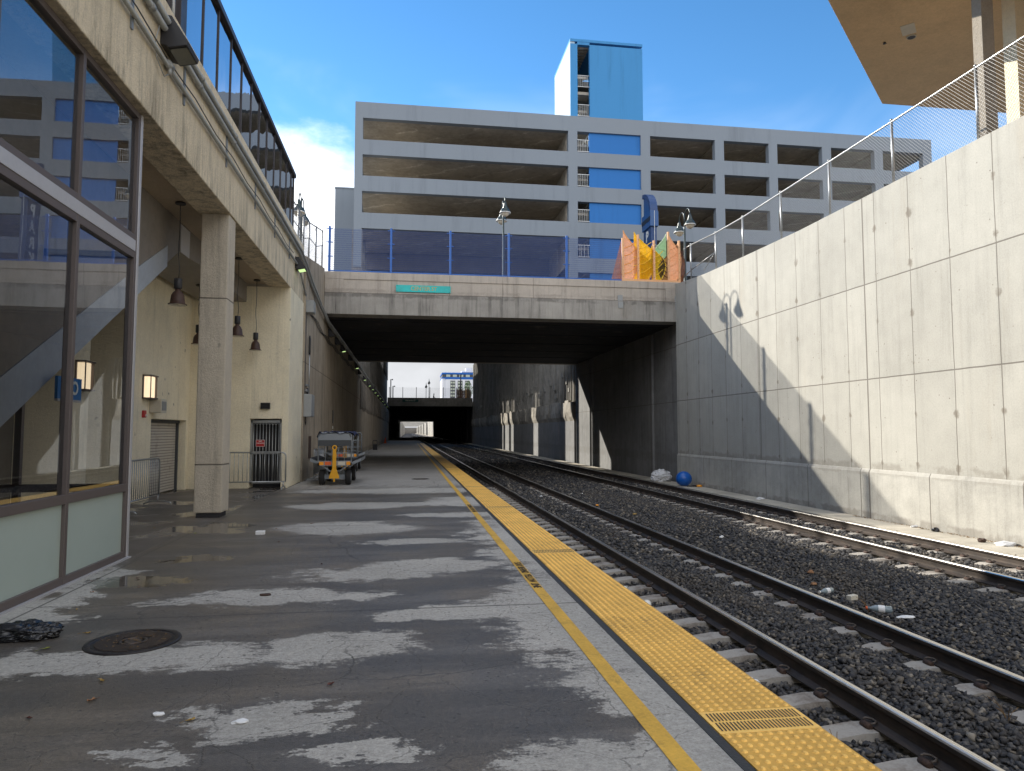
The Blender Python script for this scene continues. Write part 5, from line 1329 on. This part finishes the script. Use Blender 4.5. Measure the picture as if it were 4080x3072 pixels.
# ------------------------------------------------------------------ baggage carts
def cart(loc, label, rz=0, tall=True):
    t = thing('baggage_cart', loc, label, 'baggage cart', 'grey baggage carts', rz)
    W = .52; L = 2.7; zd = .70
    b = MB(); b.box(-W, 0, zd-.10, W, .08, zd+.06); b.box(-W, L-.08, zd-.10, W, L, zd+.06); b.box(-W, 0, zd-.10, -W+.07, L, zd); b.box(W-.07, 0, zd-.10, W, L, zd)
    b.path([(-.36,.05,zd-.1),(-.16,.12,.44),(.16,.12,.44),(.36,.05,zd-.1)], .03, 6); b.box(-.34,.25,.18,.34,.33,.32); b.box(-.34,L-.5,.18,.34,L-.42,.32); b.box(-.06,.1,.25,.06,L-.3,.36)
    b.tube((-.25,.3,.3),(-.25,.3,zd-.1),.03,6); b.tube((.25,.3,.3),(.25,.3,zd-.1),.03,6); b.tube((-.25,L-.45,.3),(-.25,L-.45,zd-.1),.03,6); b.tube((.25,L-.45,.3),(.25,L-.45,zd-.1),.03,6)
    b.build('chassis', M['cart_grey'], t, local=True, bevel=.005)
    b = MB(); b.box(-W+.02, .06, zd+.0, W-.02, L-.06, zd+.045); b.build('deck', M['deck_mat'], t, local=True)
    for s in (-1, 1):
        b = MB(); b.add([(s*W,.35,zd+.02),(s*(W+.26),.35,zd+.13),(s*(W+.26),L-.1,zd+.13),(s*W,L-.1,zd+.02),(s*W,.35,zd-.07),(s*(W+.26),.35,zd+.03),(s*(W+.26),L-.1,zd+.03),(s*W,L-.1,zd-.07)], [(0,1,2,3),(7,6,5,4),(0,4,5,1),(1,5,6,2),(2,6,7,3),(3,7,4,0)])
        b.build('side_flap', M['cart_grey'], t, local=True)
        b = MB(); b.add([(s*(W+.01),.37,zd+.055),(s*(W+.25),.37,zd+.148),(s*(W+.25),L-.12,zd+.148),(s*(W+.01),L-.12,zd+.055)], [(0,1,2,3)]); b.build('flap_mat', M['deck_mat'], t, local=True)
    for (x, y) in ((-.40,.30),(.40,.30),(-.40,L-.45),(.40,L-.45)):
        b = MB(); b.lathe([(.13,-.085),(.21,-.085),(.238,-.06),(.242,0),(.238,.06),(.21,.085),(.13,.085)], (x,y,.24), 22, axis='x'); w = b.build('wheel', M['tyre'], t, local=True)
        b = MB(); b.lathe([(.05,-.088),(.135,-.09),(.135,-.07)] , (x,y,.24), 16, axis='x'); b.lathe([(.135,.07),(.135,.09),(.05,.088)], (x,y,.24), 16, axis='x'); b.build('hub', M['cart_grey'], w, local=True)
    # front and rear hoops with rails
    def hoop(y, top, name):
        b = MB(); r = .12
        pts = [(-W+.02,y,zd-.08),(-W+.02,y,top-r)] + [(-W+.02+r-r*math.cos(a),y,top-r+r*math.sin(a)) for a in np.linspace(.2,1.57,5)] + [(W-.02-r+r*math.sin(a),y,top-r+r*math.cos(a)) for a in np.linspace(0,1.4,5)] + [(W-.02,y,top-r),(W-.02,y,zd-.08)]
        b.path(pts, .024, 8)
        for z in (1.0, 1.28): b.tube((-W+.02,y,z),(W-.02,y,z),.016,6)
        for x in (-.28,-.09,.10,.29): b.tube((x,y,zd),(x,y,1.28),.014,6)
        b.build(name, M['cart_grey'], t, local=True)
    hoop(.05, 1.62, 'front_hoop'); hoop(L-.06, 1.62, 'rear_hoop')
    if not tall:
        b = MB(); b.path([(.32,.12,zd),(.32,.12,1.5),(.42,.12,1.63),(.52,.12,1.5),(.52,.12,zd)], .022, 8)
        for z in (1.0,1.3): b.tube((.32,.12,z),(.52,.12,z),.014,6)
        b.build('side_hoop', M['cart_grey'], t, local=True)
    if tall:
        b = MB(); b.prism([(-.50,1.45),(-.42,1.60),(.42,1.60),(.50,1.45),(.50,1.40),(-.50,1.40)], 'y', -.01, .03); b.build('front_panel', M['cart_grey'], t, local=True)
        b = MB(); b.box(-.50,-.005,1.22,.50,.03,1.40); b.build('front_curtain', M['cart_dark'], t, local=True)
        b = MB(); n = 14
        for i in range(n):
            for j in range(12):
                pass
        vs = []; 
        for i in range(n+1):
            for j in range(15):
                x = -.55+1.1*i/n; y = -.02+L*j/14
                z = 1.63+.03*math.sin(i*1.9+j*.8)+.03*math.cos(j*1.3-i) - (.16 if i in (0,) else .05 if i == n else 0)
                vs.append((x,y,z))
        top = len(vs); vs += [(v[0],v[1],v[2]-.02) for v in vs]
        fs = [];
        for i in range(n):
            for j in range(14):
                a = i*15+j; fs.append((a,a+1,a+16,a+15)); fs.append((top+a,top+a+15,top+a+16,top+a+1))
        b.add(vs, fs, 0, True); b.build('canopy', M['navy_cloth'], t, local=True)
    # raised drawbar
    b = MB(); b.prism([(-.15,.22),(.15,.22),(.15,.28),(.06,.52),(.05,1.12),(-.05,1.12),(-.06,.52),(-.15,.28)], 'y', -.09, -.03)
    b.tube((0,-.06,.12),(0,-.06,.26),.03,8); n = 14
    b.path([(.06*math.cos(2*math.pi*i/n), -.06, 1.165+.06*math.sin(2*math.pi*i/n)) for i in range(n+1)], .022, 8)
    b.build('drawbar', M['cart_yellow'], t, local=True, bevel=.006)
    for (x0,x1,m) in ((-.46,-.33,'amber'),(-.29,-.10,'orange'),(.10,.32,'beige_box'),(.36,.48,'amber')):
        b = MB(); b.box(x0,-.012,zd-.07,x1,.0,zd+.035); b.build('reflector' if m in ('amber','orange') else 'notice_plate', M[m], t, local=True)
    return t
cart((-2.23, 22.45, 0), 'nearest grey baggage cart with raised yellow drawbar and navy canopy')
cart((-2.55, 29.9, 0), 'second grey baggage cart parked behind the first along the wall', 0, False)

# ------------------------------------------------------------------ platform odds and ends
def manhole(x, y, r, label):
    t = thing('manhole_cover', (x,y,0), label, 'manhole cover')
    b = MB(); b.lathe([(r*.86,.003),(r*.87,.010),(r,.010),(r*1.01,.001)], (x,y,0), 40); b.build('ring', M['iron'], t)
    b = MB(); b.lathe([(r*.855,.001),(r*.855,.006)], (x,y,0), 40); o = b.build('lid', M['iron'], t)
    b = MB()
    for i in range(-9, 10):
        h = i*r*.085; w = math.sqrt(max(0,(r*.78)**2-h*h))
        if w < .03: continue
        for (a, c) in ((-w,-r*.30),(r*.30,w)) if abs(h) < r*.3 else ((-w,w),):
            if c-a > .02: b.box(x+a, y+h-.007, .006, x+c, y+h+.007, .013)
    b.build('ribs', M['iron_rib'], o)
    b = MB(); b.lathe([(r*.24,.006),(r*.24,.012),(r*.29,.012),(r*.29,.006)], (x,y,0), 28); b.lathe([(r*.19,.006),(r*.19,.009)], (x,y,0), 24); b.build('hub_ring', M['iron_rib'], o)
    return t
manhole(-2.13, 6.06, .345, 'dark cast iron manhole cover with leaf litter in its ribs, near the storefront')
manhole(.47, 25.05, .31, 'smaller dark manhole cover far along the platform')
t = thing('leaf_litter', (-2.13,6.06,.011), 'scatter of brown leaf scraps caught on the manhole cover', 'leaf litter'); t['kind'] = 'stuff'
bpy.data.objects.remove(t)
b = MB()
for i in range(70):
    a = rng.uniform(0,6.28); rr = .29*rng.uniform(0,1)**.7; x = -2.13+rr*math.cos(a); y = 6.06+rr*math.sin(a); s_ = rng.uniform(.006,.022); q = rng.uniform(0,6.28)
    b.add([(x+s_*math.cos(q+k*1.57)*(1 if k%2 else .5), y+s_*math.sin(q+k*1.57)*(1 if k%2 else .5), .0125+.003*(k%2)) for k in range(4)], [(0,1,2,3)])
b.build('leaf_litter', M['grit'], label='scatter of brown leaf scraps caught on the manhole cover', kind='stuff')

def crumple(name, loc, size, mat, label, cat, seed=0, amp=.35, freq=3.2, sub=4, squash=True, smooth=False):
    bm = bmesh.new(); bmesh.ops.create_icosphere(bm, subdivisions=sub, radius=1)
    for v in bm.verts:
        n = v.co.normalized(); o = Vector((seed*3.1, seed*1.7, seed))
        d = 1 + amp*(mnoise.noise(n*freq*.5+o)*.9) + amp*.8*abs(mnoise.noise(n*freq+o)) - amp*.55*abs(mnoise.noise(n*freq*2.3+o*2)) + amp*.22*abs(mnoise.noise(n*freq*5+o))
        v.co = Vector((n.x*size[0]*d, n.y*size[1]*d, n.z*size[2]*d))
        if squash: v.co.z = max(v.co.z, -size[2]*.55)
    me = bpy.data.meshes.new(name); bm.to_mesh(me); bm.free(); me.materials.append(mat)
    for p in me.polygons: p.use_smooth = smooth
    ob = bpy.data.objects.new(name, me); COL.objects.link(ob); ob.location = (loc[0],loc[1],loc[2]+size[2]*.54)
    return tag(ob, label, cat)
crumple('rubbish_bag', (-3.02,6.28,0), (.25,.14,.09), M['bag_black'], 'crumpled black bin liner lying by the foot of the storefront', 'rubbish bag', 3, .5, 1.5, 5, smooth=True)
crumple('white_sack', (11.15,30.15,-.53), (.46,.36,.32), M['bag_white'], 'bulging white plastic sack dumped on the gutter beside the blue ball', 'sack', 5, .30, 2.6, 5)
bm = bmesh.new(); bmesh.ops.create_uvsphere(bm, u_segments=40, v_segments=24, radius=.32)
for v in bm.verts: v.co.z = max(v.co.z*.95, -.285)
me = bpy.data.meshes.new('exercise_ball'); bm.to_mesh(me); bm.free(); me.materials.append(M['ball_blue'])
for p in me.polygons: p.use_smooth = True
o = bpy.data.objects.new('exercise_ball', me); COL.objects.link(o); o.location = (11.08,27.3,-.53+.285); tag(o, 'large shiny blue exercise ball on the gutter slab by the far rail', 'ball')
t = thing('yellow_lid', (11.5,26.75,-.53), 'small yellow and black lid lying right of the blue ball', 'lid')
b = MB(); b.lathe([(.09,0),(.12,.03),(.10,.07),(.03,.09)], (11.5,26.75,-.53), 14); b.build('cap', M['amber'], t)
b = MB(); b.path([(11.42,26.8,-.50),(11.2,26.9,-.50),(11.05,26.88,-.51)], .03, 7); b.build('handle', M['black_plastic'], t)

t = thing('litter_bin', (-2.92,65.4,0), 'black platform litter bin with a hooded top by the left wall', 'bin')
b = MB(); b.box(-3.13,65.2,0,-2.71,65.6,.52); b.build('body', M['black_plastic'], t, bevel=.02)
b = MB(); b.box(-3.13,65.2,.52,-3.08,65.6,.8); b.box(-2.76,65.2,.52,-2.71,65.6,.8); b.box(-3.13,65.2,.8,-2.71,65.6,.88); b.build('hood', M['black_plastic'], t, bevel=.01)
t = thing('traffic_cone', (-3.2,104,0), 'small orange traffic cone far down the platform', 'cone')
b = MB(); b.box(-3.42,103.8,0,-2.98,104.2,.05); b.lathe([(.17,.05),(.04,.85),(.03,.87)], (-3.2,104,0), 14); b.build('cone_body', M['orange'], t)

# leaves and scraps
def leaf_mesh(mat, seed, L=.05, maple=False):
    r_ = random.Random(seed); b = MB()
    pts = []
    n = 12
    for i in range(n):
        a = 2*math.pi*i/n; rr = L*(.5+.5*abs(math.cos(a)))*( (1.0 if i % 2 else .62) if maple else 1)*r_.uniform(.85,1.1)
        pts.append((rr*math.cos(a), rr*.62*math.sin(a), .008+.012*r_.random()+.35*rr*abs(math.sin(a))*r_.uniform(.2,1)))
    b.add(pts + [(0,0,.006)], [(i,(i+1)%n,n) for i in range(n)])
    b.path([(L*.9,0,.012),(L*1.5,.006,.008)], .0014, 4, caps=True)
    return b.mesh('fallen_leaf', mat)
LM = {'y':leaf_mesh(M['leaf_y'],1,.055,True),'g':leaf_mesh(M['leaf_g'],2,.075,True),'r':leaf_mesh(M['leaf_r'],3,.04),'o':leaf_mesh(M['leaf_o'],4,.04)}
nm = {'y':'yellow','g':'greenish yellow','r':'dark red','o':'orange brown'}
spots = [(-2.0,5.15,'y'),(-2.15,4.55,'r'),(-.86,11.65,'o'),(-1.05,9.19,'r'),(-.48,4.85,'r'),(-1.22,4.38,'y'),(-3.04,7.21,'y'),(-3.21,7.95,'o'),(-2.72,5.95,'g'),(-2.6,6.35,'y'),(-2.2,12.6,'o'),(-1.9,11.1,'r'),(.72,3.45,'o'),(-1.7,13.2,'o'),(-3.4,12.2,'g'),(-4.3,13.0,'y'),(-3.0,8.6,'r'),(-1.91,4.79,'o')]
for (x,y,c) in spots:
    o = bpy.data.objects.new('fallen_leaf', LM[c]); COL.objects.link(o); o.location = (x,y,.0); o.rotation_euler = (0,0,random.uniform(0,6.28)); s_ = random.uniform(.5,.8); o.scale = (s_,s_,s_)
    tag(o, 'small %s fallen leaf lying on the damp platform' % nm[c], 'leaf', 'fallen leaves on the platform')
def scrap(name, loc, size, mat, label, cat, seed): return crumple(name, loc, size, mat, label, cat, seed, .5, 2.2, 2)
scrap('paper_scrap', (-.93,4.32,0), (.045,.028,.012), M['paper'], 'crumpled white paper scrap on the dry patch in the foreground', 'litter', 1)
scrap('paper_scrap', (-1.43,4.50,0), (.03,.02,.012), M['paper'], 'tiny white scrap on the damp concrete beside the yellow leaf', 'litter', 2)
t = thing('paper_cup', (-2.34,11.97,0), 'small white carton on its side far along the damp platform', 'litter')
b = MB(); b.box(-2.41,11.93,.0,-2.27,12.02,.06); b.build('carton', M['paper'], t, bevel=.008)
o = scrap('paper_scrap', (-1.41,7.55,0), (.05,.03,.015), M['rust'], 'dark flattened scrap on the pale dry patch mid platform', 'litter', 3)
# bottles, cans and paper between the rails
def bottle(loc, rz, label, L=.24, r=.035, capm='white'):
    t = thing('plastic_bottle', loc, label, 'bottle', None, rz)
    b = MB(); b.lathe([(r*.6,0),(r,.01),(r*.96,L*.3),(r,L*.5),(r,L*.66),(r*.4,L*.88),(r*.38,L)], (0,0,r), 14, axis='x'); b.build('body', M['bottle'], t, local=True)
    b = MB(); b.lathe([(r*.45,L),(r*.45,L+.02)], (0,0,r), 10, axis='x'); b.build('cap', M[capm], t, local=True)
    b = MB(); b.lathe([(r*1.02,L*.3),(r*1.03,L*.32),(r*1.03,L*.55),(r*1.02,L*.57)], (0,0,r), 14, axis='x'); b.build('wrapper', M['paper'], t, local=True)
bottle((5.56,8.70,ZB1+.10), R(200), 'clear plastic bottle on the ballast beside the second rail')
bottle((5.62,7.62,ZB1+.10), R(150), 'crushed clear bottle with an orange wrapper among scraps right of the second rail', .26, .04, 'orange')
bottle((3.08,5.95,ZB1-.06), R(80), 'clear bottle lying between the platform edge and the nearest rail', .2, .034)
bottle((3.03,9.75,ZB1-.05), R(60), 'clear bottle beside a tie farther along the nearest rail', .22, .034)
t = thing('paper_cup', (3.05,8.8,ZB1-.06), 'white paper cup on its side beside the nearest rail', 'cup', None, R(70))
b = MB(); b.lathe([(.035,0),(.05,.13),(.052,.132)], (0,0,.045), 16, axis='x'); b.build('cup', M['white'], t, local=True)
b = MB(); b.lathe([(.054,.128),(.054,.14)], (0,0,.045), 16, axis='x'); b.build('rim', M['white'], t, local=True)
t = thing('paper_cup', (5.57,8.32,ZB1+.08), 'small pale carton next to the bottle on the ballast', 'carton', None, R(20))
b = MB(); b.box(0,0,0,.14,.07,.06); b.build('carton', M['beige_box'], t, local=True, bevel=.006)
scrap('paper_scrap', (5.66,7.45,ZB1+.09), (.09,.05,.018), M['paper'], 'flat white paper scrap beside the crushed bottle on the ballast', 'litter', 6)
scrap('orange_scrap', (5.58,7.75,ZB1+.10), (.03,.025,.02), M['orange'], 'orange wrapper scrap on the ballast', 'litter', 7)
for i, (x, y, m, lab) in enumerate([(4.46,23.4,'paper','white scrap between the nearer rails far along'),(5.9,17.9,'leaf_y','yellowish stone-like scrap on the ballast mound'),(6.3,13.6,'paper','white scrap on the ballast mound'),(5.6,20.5,'amber','yellow scrap on the ballast mound far along'),(6.0,24.0,'paper','white scrap far along on the ballast mound'),(6.1,10.1,'leaf_o','pale brown stone on the ballast mound'),(5.75,9.45,'leaf_o','sandy stone beside the second rail')]):
    scrap('track_litter', (x,y,float(bh(x))+.02), (.05,.038,.025), M[m], lab, 'litter', 20+i)
for i, (x, y, s_, m, lab) in enumerate([(11.5,14.1,(.09,.07,.06),'bag_black','dark crumpled can in the gutter by the sunlit wall'),(11.3,12.6,(.07,.06,.05),'rust','brown bottle end in the gutter by the sunlit wall'),(11.45,12.2,(.18,.12,.05),'bag_white','clear plastic bag in the gutter by the sunlit wall'),(11.55,14.8,(.10,.05,.03),'paper','white scrap in the gutter by the sunlit wall'),(11.3,21.5,(.14,.09,.05),'paper','white scrap in the shaded gutter'),(11.5,11.5,(.14,.12,.09),'navy_cloth','dark cloth scrap at the right end of the gutter')]):
    scrap('gutter_litter', (x,y,-.53), s_, M[m], lab, 'litter', 40+i)
b = MB()
for i in range(420):
    y = rng.uniform(11.2,17); x = 11.58-abs(rng.normal())*.06; s_ = rng.uniform(.008,.03); q = rng.uniform(0,6.28)
    b.add([(x+s_*math.cos(q+k*2.1), y+s_*math.sin(q+k*2.1), -.526+rng.uniform(0,.02)) for k in range(3)], [(0,1,2)])
b.build('gutter_debris', M['grit'], label='strip of leaf debris along the foot of the sunlit wall', kind='stuff')
# single weeds in the ballast
b = MB()
for (x,y) in ((5.62,8.05),(3.0,4.7),(4.55,4.9),(5.4,6.2)):
    for k in range(6):
        a = rng.uniform(0,6.28); L = rng.uniform(.08,.2); z = float(bh(x))
        b.path([(x,y,z),(x+.3*L*math.cos(a),y+.3*L*math.sin(a),z+.6*L),(x+.7*L*math.cos(a),y+.7*L*math.sin(a),z+.9*L)], .0022, 4)
b.build('dry_weeds', M['grit'], label='thin dry weeds growing in the ballast', kind='stuff')
# far pale buildings glimpsed left of the garage
t = thing('far_building', (-22, 150, ZG), 'pale far apartment block glimpsed through the fence left of the garage', 'building')
b = MB(); b.box(-40, 150, ZG, -14.5, 165, 27); b.box(-40, 149, ZG, -17, 150, 30); b.build('wall', M['far_building'], t)
for r_ in range(6):
    for c_ in range(5):
        b = MB(); b.box(-38+c_*4.3, 148.9, 11+r_*2.9, -36+c_*4.3, 149.02, 12.6+r_*2.9); b.build('window', M['hotel_dark'], t)
